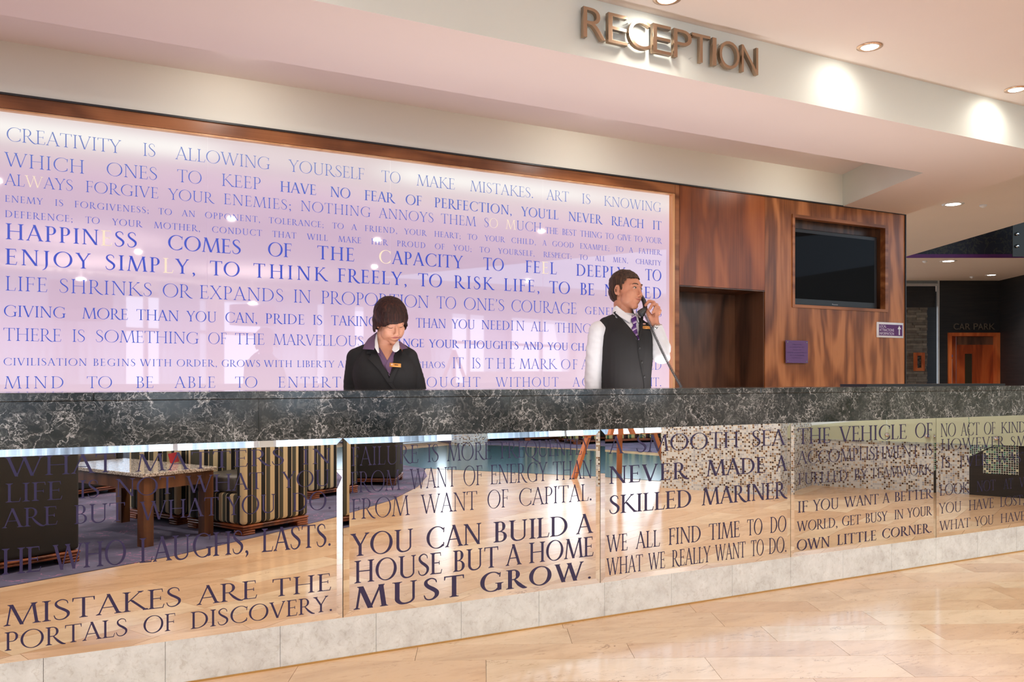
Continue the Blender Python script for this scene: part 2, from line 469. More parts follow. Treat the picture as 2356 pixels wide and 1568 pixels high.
# right-hand walnut panels around the television recess
TX0, TX1, TZ0, TZ1 = 6.035, 7.325, 1.835, 2.67
vpanel('veneer_panel', NX1, TX0, 0, SOF - .004, M['walnut'], g=.001)
vpanel('veneer_panel', TX0, TX1, 0, TZ0, M['walnut'], g=0)
vpanel('veneer_panel', TX0, TX1, TZ1, SOF - .004, M['walnut'], g=0)
vpanel('veneer_panel', TX1, 7.6, 0, SOF - .004, M['walnut'], g=.001)
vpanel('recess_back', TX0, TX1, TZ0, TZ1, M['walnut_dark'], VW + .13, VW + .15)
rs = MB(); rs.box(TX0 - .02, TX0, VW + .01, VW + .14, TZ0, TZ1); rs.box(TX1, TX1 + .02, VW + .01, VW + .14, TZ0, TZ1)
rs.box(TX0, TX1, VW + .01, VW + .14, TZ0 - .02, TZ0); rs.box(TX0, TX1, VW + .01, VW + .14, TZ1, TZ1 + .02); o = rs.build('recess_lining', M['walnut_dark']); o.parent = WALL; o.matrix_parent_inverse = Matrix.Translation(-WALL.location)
wend = MB(); wend.box(7.56, 7.60, VW + .05, VW + 1.2, 0, SOF); o = wend.build('wall_end', M['glow_reveal']); o['kind'] = 'structure'
wend = MB(); wend.box(7.59, 7.64, VW + .06, VW + .3, SOF, CEIL); o = wend.build('trim_1', M['ceiling']); o['kind'] = 'structure'
wb2 = MB(); wb2.box(-8.0, 7.56, VW + .5, VW + .56, 0, CEIL); o = wb2.build('wall_service', M['wall_paint']); o['kind'] = 'structure'
# ---- left wall, window wall, right walls
wallseg('wall_left', (-8.0, 5.9), (-8.0, -3.3), 0, CEIL, -.15, M['wall_paint'])
for i in range(NWIN):
    a = WA + WDIR * (WSEG * i); b = a + WDIR * WSEG
    nm = 'window_%d' % (i + 1)
    root = empty(nm, a, math.atan2(WDIR.y, WDIR.x), kind='structure')
    m = MB(); e = .07
    for (x0, x1, z0, z1) in ((.12, .12 + e, .35, 2.9), (WSEG - .12 - e, WSEG - .12, .35, 2.9), (.12, WSEG - .12, .35, .35 + e), (.12, WSEG - .12, 2.83, 2.9), (WSEG / 2 - e / 2, WSEG / 2 + e / 2, .35, 2.9), (.12, WSEG - .12, 2.05, 2.05 + e)):
        m.box(x0, x1, -.12, -.04, z0, z1)
    m.build('window_frame', M['white_trim'], root)
    m = MB(); m.box(0, WSEG, -.15, 0, 0, .35); m.box(0, WSEG, -.15, 0, 2.9, CEIL); m.box(0, .12, -.15, 0, .35, 2.9); m.box(WSEG - .12, WSEG, -.15, 0, .35, 2.9)
    m.build('window_surround', M['wall_paint'], root)
side0 = CW(9.917, 17.25); side1 = CW(9.26, 9.0)
def mat_darkpaper():
    t = NT('dark_horizontal_veneer'); t.set(Roughness=.5)
    c = t.coord(scale=(.6, .6, 14)); nz = t.noise(c, 3, 4, .6, .4)
    r = t.ramp(nz, [(.3, (.006, .005, .005)), (.55, (.014, .011, .010)), (.8, (.03, .02, .015))])
    t.l(r, t.p.inputs['Base Color']); return t.m
M['darkpaper'] = mat_darkpaper()
o = wallseg('wall_right', (side0.x, side0.y), (side1.x, side1.y), 0, CEIL, .1, M['darkpaper'])
wallseg('wall_right_lobby', (side1.x, side1.y), (13.5, -9.9), 0, CEIL, .1, M['wall_paint'])
# far dark wall with openings (built in view-aligned coordinates)
def cwbox(X0, X1, Y0_, Y1_, z0, z1, mb):
    mb.prism([fz(X0, Y0_), fz(X1, Y0_), fz(X1, Y1_), fz(X0, Y1_)], z0, z1)
PX = lambda px, Y: (px - CX) / F * Y
PZ = lambda py, Y: EYE + (HY - py) / F * Y
DX0, DX1, DZ = PX(2180, Y0), PX(2299, Y0), PZ(765, Y0)
m = MB()
cwbox(PX(2161, Y0), DX0, Y0, Y0 + .03, 0, CEIL, m); cwbox(DX0, DX1, Y0, Y0 + .3, DZ, CEIL, m); cwbox(DX1, DX1 + .6, Y0, Y0 + .3, 0, CEIL, m)
o = m.build('wall_far', M['darkpaper']); o['kind'] = 'structure'
# car park door
D = empty('door_1', CW((DX0 + DX1) / 2, Y0, 0), -TH, kind='structure')
hw = (DX1 - DX0) / 2
m = MB(); fr = .07
m.box(-hw, -hw + fr, -.04, .12, 0, DZ); m.box(hw - fr, hw, -.04, .12, 0, DZ); m.box(-hw + fr, hw - fr, -.04, .12, DZ - fr, DZ)
M['cherry_frame'] = mat_wood('cherry_frame', srgb(170, 78, 32), srgb(190, 94, 44), srgb(206, 112, 58))
m.build('door_frame', M['cherry_frame'], D)
xl = PX(2206, Y0) - (DX0 + DX1) / 2
m = MB(); m.box(-hw + fr, xl - .006, .10, .14, 0, DZ - fr); m.build('side_leaf', M['cherry'], D)
vx0, vx1 = PX(2226, Y0) - (DX0 + DX1) / 2, PX(2243, Y0) - (DX0 + DX1) / 2
vz1 = PZ(813, Y0)
m = MB(); m.box(xl + .006, vx0, .10, .14, 0, DZ - fr); m.box(vx1, hw - fr, .10, .14, 0, DZ - fr); m.box(vx0, vx1, .10, .14, vz1, DZ - fr); m.box(vx0, vx1, .10, .14, 0, .5)
m.build('door_leaf', M['cherry'], D)
M['vision'] = plain('vision_glass', (.035, .025, .012), .1)
m = MB(); m.box(vx0, vx1, .115, .125, .5, vz1); m.build('vision_panel', M['vision'], D)
m = MB(); m.box(xl + .01, hw - fr, .095, .10, DZ - .24, DZ - fr - .005); m.build('door_head', M['walnut_dark'], D)
simple('blue_sign', srgb(30, 110, 190)[:3], .5); simple('steel_plate', (.55, .58, .6), .3, .6)
gx = PX(2192, Y0) - (DX0 + DX1) / 2
m = MB(); m.lathe([(.045, 0), (.045, .01)], 20, Matrix.Translation((gx, .095, PZ(818, Y0))) @ Matrix.Rotation(math.pi / 2, 4, 'X')); m.build('fire_door_disc', M['blue_sign'], D)
m = MB(); m.box(gx - .036, gx + .036, .085, .1, .4, PZ(825, Y0)); m.build('pull_plate', M['steel_plate'], D)
# glazed screen left of the door
G = empty('window_9', CW(PX(2120, Y0), Y0, 0), -TH, kind='structure')
gx0 = PX(2060, Y0) - PX(2120, Y0); gx1 = PX(2160, Y0) - PX(2120, Y0)
m = MB(); m.box(gx1 - .03, gx1, -.03, .03, 0, CEIL); m.box(gx0, gx1 - .03, -.03, .03, PZ(657, Y0), PZ(652, Y0)); simple('screen_metal', (.42, .40, .37), .4); m.build('screen_frame', M['screen_metal'], G)
simple('screen_top', (.18, .19, .19), .4)
m = MB(); m.box(gx0, gx1 - .03, -.01, .01, PZ(652, Y0), CEIL); m.build('top_panel', M['screen_top'], G)
m = MB(); m.box(gx0, gx1 - .03, .08, .12, PZ(706, Y0), PZ(657, Y0)); m.build('header', M['darkpaper'], G)
YS = 19.2
m = MB(); cwbox(PX(2040, YS), PX(2240, YS), YS + .25, YS + .35, 0, CEIL, m); cwbox(PX(2060, YS), PX(2141, YS), YS, YS + .25, PZ(706, YS), CEIL, m)
o = m.build('wall_far_lobby', M['darkpaper']); o['kind'] = 'structure'
# stacked stone cladding
def mat_stone():
    t = NT('stacked_stone'); t.set(Roughness=.8)
    oi = t.n('ObjectInfo'); r = t.ramp(oi.outputs['Random'], [(0, srgb(104, 90, 74)), (.5, srgb(128, 114, 96)), (1, srgb(146, 132, 112))])
    c = t.coord(); nz = t.ramp(t.noise(c, 12, 5), [(.3, (.7, .7, .7)), (.7, (1.1, 1.1, 1.1))])
    t.l(t.mix(1, r, nz, 'MULTIPLY'), t.p.inputs['Base Color']); return t.m
M['stone'] = mat_stone()
SW = empty('wall_stone', (0, 0, 0), kind='structure')
r2 = random.Random(3); zt = PZ(706, YS); z = .6
while z < zt - .01:
    h = min(.058, zt - z); x = PX(2070, YS) - r2.random() * .1; xe = PX(2131, YS)
    while x < xe - .01:
        w = min(r2.uniform(.18, .4), xe - x + r2.uniform(-.01, .015))
        m = MB(); cwbox(x + .002, x + w - .002, YS - .03 - r2.random() * .03, YS, z + .002, z + h - .002, m)
        m.build('stone', M['stone'], SW); x += w
    z += h
# ================================================================= INSCRIPTIONS
# roman capitals drawn as strokes: T = stem weight, t = hairline weight (cap height 1)
class G_:
    def __init__(s, T, t): s.T = T; s.t = t; s.q = []
    def quad(s, *p): s.q.append([tuple(a) for a in p])
    def st(s, x0, y0, x1, y1, w): s.quad((x0 - w / 2, y0), (x0 + w / 2, y0), (x1 + w / 2, y1), (x1 - w / 2, y1))
    def bar(s, x0, x1, y, w=None):
        w = w or s.t; s.quad((x0, y - w / 2), (x1, y - w / 2), (x1, y + w / 2), (x0, y + w / 2))
    def foot(s, x, w, y=0, up=1, hw=None):
        hw = hw or (w / 2 + .085); h = .022 + s.t * .2
        s.quad((x - hw, y), (x + hw, y), (x + hw * .93, y + h * up), (x - hw * .93, y + h * up))
        s.quad((x - hw * .7, y + h * up), (x + hw * .7, y + h * up), (x + w / 2, y + .075 * up), (x - w / 2, y + .075 * up))
    def tick(s, x, y, d, ln=.12):     # vertical end serif of a bar
        w = .03 + s.t * .15; s.quad((x - w, y), (x, y), (x + w * .35, y + ln * d), (x - w * .1, y + ln * d))
    def path(s, pts, ws, n=5):
        P = []; W = []
        m = len(pts)
        for i in range(m - 1):
            p0 = pts[max(i - 1, 0)]; p1 = pts[i]; p2 = pts[i + 1]; p3 = pts[min(i + 2, m - 1)]
            for k in range(n):
                u = k / n
                P.append(tuple(.5 * ((2 * p1[j]) + (-p0[j] + p2[j]) * u + (2 * p0[j] - 5 * p1[j] + 4 * p2[j] - p3[j]) * u * u + (-p0[j] + 3 * p1[j] - 3 * p2[j] + p3[j]) * u ** 3) for j in (0, 1)))
                W.append(ws[i] * (1 - u) + ws[i + 1] * u)
        P.append(pts[-1]); W.append(ws[-1])
        L = []; R = []
        for i in range(len(P)):
            a = P[max(i - 1, 0)]; b = P[min(i + 1, len(P) - 1)]
            dx, dy = b[0] - a[0], b[1] - a[1]; l = math.hypot(dx, dy) or 1
            nx, ny = -dy / l * W[i] / 2, dx / l * W[i] / 2
            L.append((P[i][0] + nx, P[i][1] + ny)); R.append((P[i][0] - nx, P[i][1] - ny))
        for i in range(len(P) - 1): s.quad(R[i], R[i + 1], L[i + 1], L[i])
    def arc(s, cx, cy, rx, ry, a0, a1, n=18, T=None, tilt=0):
        T = T or s.T * 1.08; t = s.t * .85; o = []; i_ = []
        for k in range(n + 1):
            a = math.radians(a0 + (a1 - a0) * k / n)
            o.append((cx + rx * math.cos(a), cy + ry * math.sin(a)))
            b = a + tilt
            w = t + (T - t) * abs(math.cos(b)) ** 1.6
            L = math.hypot(math.cos(a) / rx, math.sin(a) / ry)
            nx, ny = math.cos(a) / rx / L, math.sin(a) / ry / L
            i_.append((o[-1][0] - nx * w, o[-1][1] - ny * w))
        for k in range(n): s.quad(o[k], o[k + 1], i_[k + 1], i_[k])
def glyph(ch, T, t):
    g = G_(T, t); h = T / 2; adv = .5
    def stem(x, w=T, lo=True, hi=True):
        g.st(x, 0, x, 1, w)
        if lo: g.foot(x, w)
        if hi: g.foot(x, w, 1, -1)
    if ch == 'A':
        g.st(.09, 0, .39, 1.0, t * 1.35); g.st(.70, 0, .385, 1.02, T * 1.12); g.bar(.20, .58, .35); g.foot(.09, t, hw=.09); g.foot(.70, T, hw=.13); adv = .80
    elif ch == 'B':
        stem(.16); g.arc(.30, .755, .21, .245, -90, 90); g.arc(.30, .26, .27, .26, -90, 90); g.bar(.16, .31, 1 - t / 2); g.bar(.16, .31, .51); g.bar(.16, .31, t / 2); adv = .62
    elif ch in 'CG':
        g.arc(.52, .5, .46, .52, 48, 312, 26, tilt=.12)
        g.quad((.80, .72), (.83, .72), (.85, .96), (.81, .93)); 
        if ch == 'C': g.quad((.80, .27), (.84, .24), (.82, .06), (.79, .09)); adv = .88
        else: g.st(.80, .05, .80, .42, T); g.foot(.80, T, .42, -1); g.quad((.76,.02),(.84,.05),(.84,.12),(.7,.07)); adv = .95
    elif ch == 'D':
        stem(.16); g.arc(.30, .5, .50, .5, -90, 90, 22); g.bar(.16, .32, 1 - t / 2); g.bar(.16, .32, t / 2); adv = .86
    elif ch in 'EF':
        stem(.16, hi=True, lo=True); g.bar(.16, .50, 1 - t / 2); g.tick(.51, 1, -1, .17); g.bar(.16, .45, .52); g.quad((.43, .43), (.46, .43), (.455, .61), (.435, .61))
        if ch == 'E': g.bar(.16, .53, t / 2); g.quad((.50, 0), (.53, 0), (.575, .2), (.55, .2))
        adv = .60 if ch == 'E' else .56
    elif ch == 'H': stem(.16); stem(.72); g.bar(.16, .72, .52); adv = .88
    elif ch == 'I': stem(.17); adv = .34
    elif ch == 'J':
        g.foot(.22, T, 1, -1); g.path([(.22, 1), (.22, .5), (.22, .1), (.16, -.12), (.02, -.24)], [T, T, T * .95, T * .55, .02]); adv = .38
    elif ch == 'K':
        stem(.16); g.st(.20, .47, .60, 1, t * 1.3); g.st(.76, 0, .30, .58, T * 1.15); g.foot(.60, t, 1, -1, hw=.10); g.foot(.78, T * .8, hw=.11); adv = .80
    elif ch == 'L': stem(.16); g.bar(.16, .52, t / 2); g.quad((.49, 0), (.52, 0), (.57, .22), (.545, .22)); adv = .58
    elif ch == 'M':
        g.st(.10, 0, .21, 1, t * 1.35); g.st(.52, 0, .22, 1.0, T * 1.1); g.st(.52, 0, .84, 1.0, t * 1.3); g.st(.95, 0, .85, 1, T); g.foot(.10, t, hw=.10); g.foot(.95, T, hw=.13); g.foot(.19, t, 1, -1, hw=.08); g.foot(.87, T, 1, -1, hw=.1); adv = 1.06
    elif ch == 'N':
        g.st(.15, 0, .15, 1, t * 1.35); g.st(.74, 0, .16, 1, T * 1.15); g.st(.745, 0, .745, 1, t * 1.35); g.foot(.15, t, hw=.11); g.foot(.13, t, 1, -1, hw=.09); g.foot(.745, t, 1, -1, hw=.11); adv = .88
    elif ch in 'OQ':
        g.arc(.50, .5, .46, .52, 0, 360, 34, tilt=.14); adv = 1.0
        if ch == 'Q': g.path([(.52, .02), (.72, -.12), (.95, -.26), (1.15, -.30)], [.03, T * .9, T * .7, .02])
    elif ch in 'PR':
        stem(.16); g.arc(.30, .73, .25, .27, -90, 90); g.bar(.16, .32, 1 - t / 2); g.bar(.16, .32, .48)
        if ch == 'R': g.path([(.33, .49), (.52, .20), (.70, .02), (.84, -.02)], [t * 1.2, T * 1.1, T * 1.0, .02]); adv = .78
        else: adv = .60
    elif ch == 'S':
        g.path([(.46, .78), (.42, .92), (.28, .99), (.13, .90), (.11, .75), (.20, .61), (.34, .49), (.46, .35), (.46, .18), (.35, .04), (.21, .01), (.10, .08), (.05, .24)],
               [.025, t, t * 1.1, T * .6, T * .85, T * 1.05, T * 1.15, T * 1.05, T * .8, t * 1.3, t, t, .025]); adv = .56
    elif ch == 'T':
        g.st(.37, 0, .37, 1, T); g.foot(.37, T); g.bar(.05, .69, 1 - t / 2); g.quad((.03, .82), (.055, .82), (.085, 1), (.03, 1)); g.quad((.685, .82), (.71, .82), (.71, 1), (.655, 1)); adv = .74
    elif ch == 'U':
        g.st(.18, .34, .18, 1, T); g.foot(.18, T, 1, -1); g.st(.71, .0 if T > 9 else .30, .71, 1, t * 1.5); g.foot(.71, t, 1, -1, hw=.11)
        g.path([(.18, .36), (.19, .17), (.29, .03), (.44, -.005), (.60, .04), (.70, .16), (.71, .32)], [T, T, T * .75, t * 1.2, t * 1.2, t * 1.4, t * 1.5]); adv = .88
    elif ch == 'V':
        g.st(.40, 0, .10, 1, T * 1.12); g.st(.40, 0, .71, 1, t * 1.35); g.foot(.11, T, 1, -1, hw=.12); g.foot(.70, t, 1, -1, hw=.09); adv = .80
    elif ch == 'W':
        g.st(.36, 0, .09, 1, T * 1.1); g.st(.36, 0, .62, 1, t * 1.35); g.st(.86, 0, .60, 1, T * 1.1); g.st(.86, 0, 1.14, 1, t * 1.35); g.foot(.10, T, 1, -1, hw=.12); g.foot(1.14, t, 1, -1, hw=.09); g.foot(.60, T, 1, -1, hw=.11); adv = 1.24
    elif ch == 'X':
        g.st(.66, 0, .12, 1, T * 1.15); g.st(.08, 0, .62, 1, t * 1.35); g.foot(.12, T, 1, -1, hw=.12); g.foot(.62, t, 1, -1, hw=.09); g.foot(.66, T, hw=.12); g.foot(.08, t, hw=.09); adv = .76
    elif ch == 'Y':
        g.st(.37, .44, .09, 1, T * 1.1); g.st(.37, .44, .65, 1, t * 1.4); g.st(.37, 0, .37, .48, T); g.foot(.37, T); g.foot(.09, T, 1, -1, hw=.12); g.foot(.65, t, 1, -1, hw=.09); adv = .74
    elif ch == 'Z':
        g.bar(.06, .58, 1 - t / 2); g.bar(.04, .60, t / 2); g.st(.08, 0, .54, 1, T * 1.1); g.tick(.08, 1, -1); g.quad((.57, 0), (.60, 0), (.62, .18), (.6, .18)); adv = .66
    elif ch in '.,;:':
        def dot(y): g.quad(*[(.13 + .062 * math.cos(math.radians(a)), y + .062 * math.sin(math.radians(a))) for a in range(0, 360, 45)])
        if ch != ';': dot(.06)
        else: dot(.06); dot(.5)
        if ch == ':': dot(.5)
        if ch in ',;': g.path([(.15, .06), (.17, -.04), (.09, -.17)], [T * .9, T * .7, .01])
        adv = .27
    elif ch == "'":
        g.path([(.12, .98), (.12, .86), (.08, .72)], [T * .95, T * .7, .01]); adv = .22
    return g.q, adv
GC = {}
def G(ch, T, t):
    k = (ch, T, t)
    if k not in GC: GC[k] = glyph(ch, T, t)
    return GC[k]
def word_quads(w, width, cap, T, t, mx=1.18):
    """2-D polygons (x from 0 to width, z from 0 to cap) of a word fitted to a width"""
    k = width / cap
    nat = sum(G(c, T, t)[1] for c in w)
    r = k / nat
    sx = max(.62, min(mx, r)); extra = 0
    if len(w) > 1: extra = (k - nat * sx) / (len(w) - 1)
    elif r > mx: sx = min(r, 1.45)
    x = 0; out = []
    for i, ch in enumerate(w):
        q, a = G(ch, T, t)
        out.append((i, [[((x + p[0] * sx) * cap, p[1] * cap) for p in poly] for poly in q]))
        x += a * sx + extra
    return out
def inscribe(vplane, off, words, bL, bR, hL, hR, T, t, special=None, mx=1.18):
    """words: (text, px0, px1); bL/bR: baseline pixels at the ends of the row; h*: cap height in pixels there"""
    out = []
    ln = max(1e-6, bR[0] - bL[0])
    for wi, (w, p0, p1) in enumerate(words):
        pm = (p0 + p1) / 2; k = (pm - bL[0]) / ln
        by = bL[1] + (bR[1] - bL[1]) * k; h = hL + (hR - hL) * k
        a = onv(p0, by, vplane); b = onv(p1, by, vplane)
        # true straight baseline in the wall; height at the word's middle
        mid = onv(pm, by, vplane); top = onv(pm, by - h, vplane)
        cap = top.z - mid.z; slope = 0
        for i, polys in word_quads(w, b.x - a.x, cap, T, t, mx):
            tgt = MB(); out.append((cap * (b.x - a.x) / len(w), tgt, bool(special and i in special.get(wi, ()))))
            for kk, poly in enumerate(polys):
                ar = sum(poly[j][0] * poly[(j + 1) % len(poly)][1] - poly[(j + 1) % len(poly)][0] * poly[j][1] for j in range(len(poly)))
                if ar < 0: poly = poly[::-1]
                tgt.add([(a.x + x, vplane - off - kk * 1.2e-5, mid.z + z) for x, z in poly], [tuple(range(len(poly)))])
    return out
# ---------------- light box
def mat_lightbox():
    t = NT('lit_glass'); t.set(Roughness=.02); t.p.inputs['Specular IOR Level'].default_value = 1.0
    t.p.inputs['Base Color'].default_value = (.10, .09, .11, 1)
    g = t.n('NewGeometry'); sp = t.n('SeparateXYZ'); t.l(g, sp.inputs[0])
    zz = t.math('DIVIDE', t.math('SUBTRACT', sp.outputs['Z'], 1.05), 1.75)
    wob = t.noise(t.coord(scale=(.5, .5, .9)), 1.0, 2, .5)
    zz2 = t.math('ADD', zz, t.math('MULTIPLY', t.math('SUBTRACT', wob, .5), .30))
    r = t.ramp(zz2, [(0, srgb(236, 208, 224)), (.22, srgb(228, 196, 218)), (.42, srgb(208, 180, 200)), (.60, srgb(202, 174, 198)), (.74, srgb(214, 186, 206)), (.86, srgb(224, 206, 208)), (1, srgb(226, 212, 206))])
    xr = t.math('DIVIDE', t.math('SUBTRACT', sp.outputs['X'], -.4), 5.0)
    side = t.ramp(xr, [(0, (.97, .97, .98)), (.7, (.98, .98, 1)), (.92, (1.07, 1.06, 1.03)), (1, (1.12, 1.10, 1.06))])
    col = t.mix(1, r, side, 'MULTIPLY')
    # lamp tubes glowing behind the top of the glass, in two runs
    def gauss(sock, c, w):
        d = t.math('DIVIDE', t.math('SUBTRACT', sock, c), w); return t.math('EXPONENT', t.math('MULTIPLY', t.math('MULTIPLY', d, d), -1.0))
    zb = gauss(sp.outputs['Z'], 2.635, .075)
    run = t.ramp(xr, [(0, (1, 1, 1)), (.22, (1, 1, 1)), (.29, (.15, .15, .15)), (.46, (.1, .1, .1)), (.53, (1, 1, 1)), (.78, (.9, .9, .9)), (.90, (.5, .5, .5)), (1, (.4, .4, .4))])
    glow = t.math('MULTIPLY', zb, t.math('MULTIPLY', run, .9))
    col2 = t.mix(glow, col, (1.0, .98, .93))
    t.l(col2, t.p.inputs['Emission Color']); t.p.inputs['Emission Strength'].default_value = .80
    return t.m
M['lightbox'] = mat_lightbox()
VG = VW + .042
LB = empty('illuminated_quotation_panel', (0, 0, 0), label='large backlit lilac glass panel covered in blue quotations behind the desk', cat='light panel')
joint_px = [477, 898, 1249]
xs = [-6.5, -4.9, -3.3, -1.75] + [onv(p, 700, VG).x for p in joint_px] + [LX1 - .0]
xs = [-7.9] + xs
for a, b in zip(xs[:-1], xs[1:]):
    m = MB(); m.box(a + .0012, b - .0012, VG, VG + .01, .02, FZ + .02); m.build('glass_sheet', M['lightbox'], LB)
m = MB(); m.box(-7.95, LX1 + .02, VG + .012, VG + .03, 0, FZ + .05); m.build('back_tray', M['white_trim'], LB)
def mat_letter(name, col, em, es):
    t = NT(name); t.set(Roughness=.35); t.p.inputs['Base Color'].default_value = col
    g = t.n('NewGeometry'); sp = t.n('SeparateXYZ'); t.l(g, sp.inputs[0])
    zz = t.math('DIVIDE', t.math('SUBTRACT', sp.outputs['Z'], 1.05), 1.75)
    r = t.ramp(zz, [(0, em[0]), (.5, em[1]), (.78, em[2]), (.92, em[3])])  # paler at the top: spill from the lamp tubes put into the colour
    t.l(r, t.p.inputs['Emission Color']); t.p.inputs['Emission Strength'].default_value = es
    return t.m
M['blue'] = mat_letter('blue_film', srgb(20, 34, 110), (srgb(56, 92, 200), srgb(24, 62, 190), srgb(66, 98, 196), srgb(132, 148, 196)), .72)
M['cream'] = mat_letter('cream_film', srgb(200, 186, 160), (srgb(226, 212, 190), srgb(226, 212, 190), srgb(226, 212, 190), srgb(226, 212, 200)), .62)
LT, BD = (.072, .026), (.116, .042)
MD = (.095, .035)
ROWS = [
 ([('CREATIVITY', 13, 279), ('IS', 328, 359), ('ALLOWING', 403, 622), ('YOURSELF', 664, 839), ('TO', 877, 922), ('MAKE', 958, 1047), ('MISTAKES.', 1081, 1228), ('ART', 1257, 1309), ('IS', 1338, 1359), ('KNOWING', 1389, 1521)], (61, 329), (1513, 486.5), 31.5, 21.5, LT, None),
 ([('WHICH', 10, 195), ('ONES', 244, 363), ('TO', 407, 465), ('KEEP', 509, 601)], (80, 388.5), (515, 428), 31.6, 28, LT, None),
 ([('HAVE', 644, 728), ('NO', 759, 807), ('FEAR', 838, 908), ('OF', 932, 971), ('PERFECTION,', 999, 1178), ("YOU'LL", 1199, 1285), ('NEVER', 1307, 1385), ('REACH', 1406, 1481), ('IT', 1501, 1522)], (650, 441), (1510, 528), 24, 20, BD, None),
 ([('ALWAYS', 10, 169), ('FORGIVE', 196, 365), ('YOUR', 387, 492), ('ENEMIES;', 514, 671), ('NOTHING', 691, 853), ('ANNOYS', 871, 998), ('THEM', 1014, 1095), ('SO', 1113, 1146), ('MUCH', 1163, 1246)], (15, 425.8), (1240, 533), 26.5, 21, LT, {0: (2,), 7: (1,), 8: (0,)}),
 ([('THE', 1254, 1284), ('BEST', 1293, 1326), ('THING', 1334, 1385), ('TO', 1392, 1412), ('GIVE', 1420, 1452), ('TO', 1458, 1478), ('YOUR', 1485, 1522)], (1260, 536.7), (1515, 559.7), 14, 12.5, MD, None),
 ([('ENEMY', 11, 99), ('IS', 126, 146), ('FORGIVENESS;', 171, 343), ('TO', 364, 396), ('AN', 418, 449), ('OPPONENT,', 471, 599), ('TOLERANCE;', 618, 745), ('TO', 764, 791), ('A', 808, 821), ('FRIEND,', 839, 914), ('YOUR', 930, 981), ('HEART;', 999, 1060), ('TO', 1075, 1098), ('YOUR', 1115, 1161), ('CHILD,', 1176, 1233), ('A', 1248, 1257), ('GOOD', 1270, 1320), ('EXAMPLE;', 1334, 1402), ('TO', 1415, 1434), ('A', 1447, 1456), ('FATHER,', 1469, 1523)], (15, 464), (1510, 585.5), 15, 11.5, MD, None),
 ([('DEFERENCE;', 11, 168), ('TO', 196, 230), ('YOUR', 258, 327), ('MOTHER,', 354, 461), ('CONDUCT', 487, 603), ('THAT', 626, 682), ('WILL', 706, 754), ('MAKE', 778, 831), ('HER', 854, 892), ('PROUD', 913, 979), ('OF', 1000, 1023), ('YOU;', 1043, 1085), ('TO', 1103, 1127), ('YOURSELF,', 1146, 1230), ('RESPECT;', 1250, 1315), ('TO', 1332, 1352), ('ALL', 1369, 1393), ('MEN,', 1410, 1445), ('CHARITY', 1462, 1521)], (20, 499.8), (1512, 610), 15.5, 11.2, MD, None),
 ([('HAPPINESS', 12, 316), ('COMES', 384, 555), ('OF', 615, 672), ('THE', 729, 816), ('CAPACITY', 870, 1065), ('TO', 1111, 1160), ('FEEL', 1208, 1281), ('DEEPLY,', 1325, 1447), ('TO', 1484, 1522)], (20, 550.4), (1500, 645), 36.5, 25.5, BD, {0: (6,), 4: (0,), 6: (2,)}),
 ([('ENJOY', 11, 209), ('SIMPLY,', 241, 451), ('TO', 482, 553), ('THINK', 582, 752), ('FREELY,', 776, 937), ('TO', 961, 1018), ('RISK', 1044, 1135), ('LIFE,', 1159, 1242), ('TO', 1263, 1312), ('BE', 1334, 1368), ('NEEDED', 1390, 1522)], (15, 608), (1515, 687), 36.5, 26, BD, {1: (4,)}),
 ([('LIFE', 11, 110), ('SHRINKS', 135, 351), ('OR', 373, 441), ('EXPANDS', 458, 653), ('IN', 674, 716), ('PROPORTION', 738, 987), ('TO', 1004, 1050), ("ONE'S", 1066, 1161), ('COURAGE', 1175, 1327)], (20, 668), (1322, 722), 33, 26, LT, None),
 ([('GENEROSITY', 1345, 1484), ('IS', 1499, 1522)], (1350, 722.6), (1515, 728), 17, 16, MD, None),
 ([('GIVING', 7, 152), ('MORE', 189, 295), ('THAN', 313, 412), ('YOU', 429, 499), ('CAN,', 517, 593), ('PRIDE', 610, 701), ('IS', 719, 742), ('TAKING', 761, 869), ('LESS', 884, 938), ('THAN', 956, 1026), ('YOU', 1039, 1093), ('NEED', 1107, 1173)], (15, 727.8), (1150, 758), 26, 20.5, MD, None),
 ([('IN', 1174, 1207), ('ALL', 1221, 1262), ('THINGS', 1277, 1372)], (1180, 759.5), (1300, 764), 22.5, 21.5, LT, None),
 ([('THERE', 7, 142), ('IS', 165, 197), ('SOMETHING', 219, 458), ('OF', 478, 522), ('THE', 540, 609), ('MARVELLOUS', 628, 837)], (20, 783.5), (640, 793), 29.5, 25, LT, None),
 ([('CHANGE', 872, 976), ('YOUR', 987, 1055), ('THOUGHTS', 1063, 1193), ('AND', 1203, 1250), ('YOU', 1260, 1307), ('CHANGE', 1313, 1402)], (975, 798.4), (1330, 806), 18.5, 17, BD, None),
 ([('CIVILISATION', 7, 200), ('BEGINS', 214, 312), ('WITH', 322, 395), ('ORDER,', 406, 500), ('GROWS', 509, 599), ('WITH', 607, 672), ('LIBERTY', 683, 769), ('AND', 777, 826), ('DIES', 834, 880), ('WITH', 889, 943), ('CHAOS', 955, 1024)], (15, 839.8), (1000, 846), 17, 14.5, MD, None),
 ([('IT', 1040, 1067), ('IS', 1085, 1106), ('THE', 1116, 1185), ('MARK', 1195, 1280), ('OF', 1290, 1329), ('AN', 1337, 1376), ('EDUCATED', 1385, 1522)], (1045, 846.6), (1515, 850), 25, 20, LT, None),
 ([('MIND', 9, 148), ('TO', 199, 259), ('BE', 312, 354), ('ABLE', 401, 496), ('TO', 540, 593), ('ENTERTAIN', 639, 852), ('A', 876, 898), ('THOUGHT', 931, 1105), ('WITHOUT', 1140, 1285), ('ACCEPTING', 1317, 1482), ('IT.', 1495, 1522)], (20, 893), (1512, 888), 28, 20, LT, None),
]
ALL = []
for words, bL, bR, hL, hR, (T, t_), spc in ROWS:
    ALL += inscribe(VG, .0025, words, bL, bR, hL, hR, T, t_, spc)
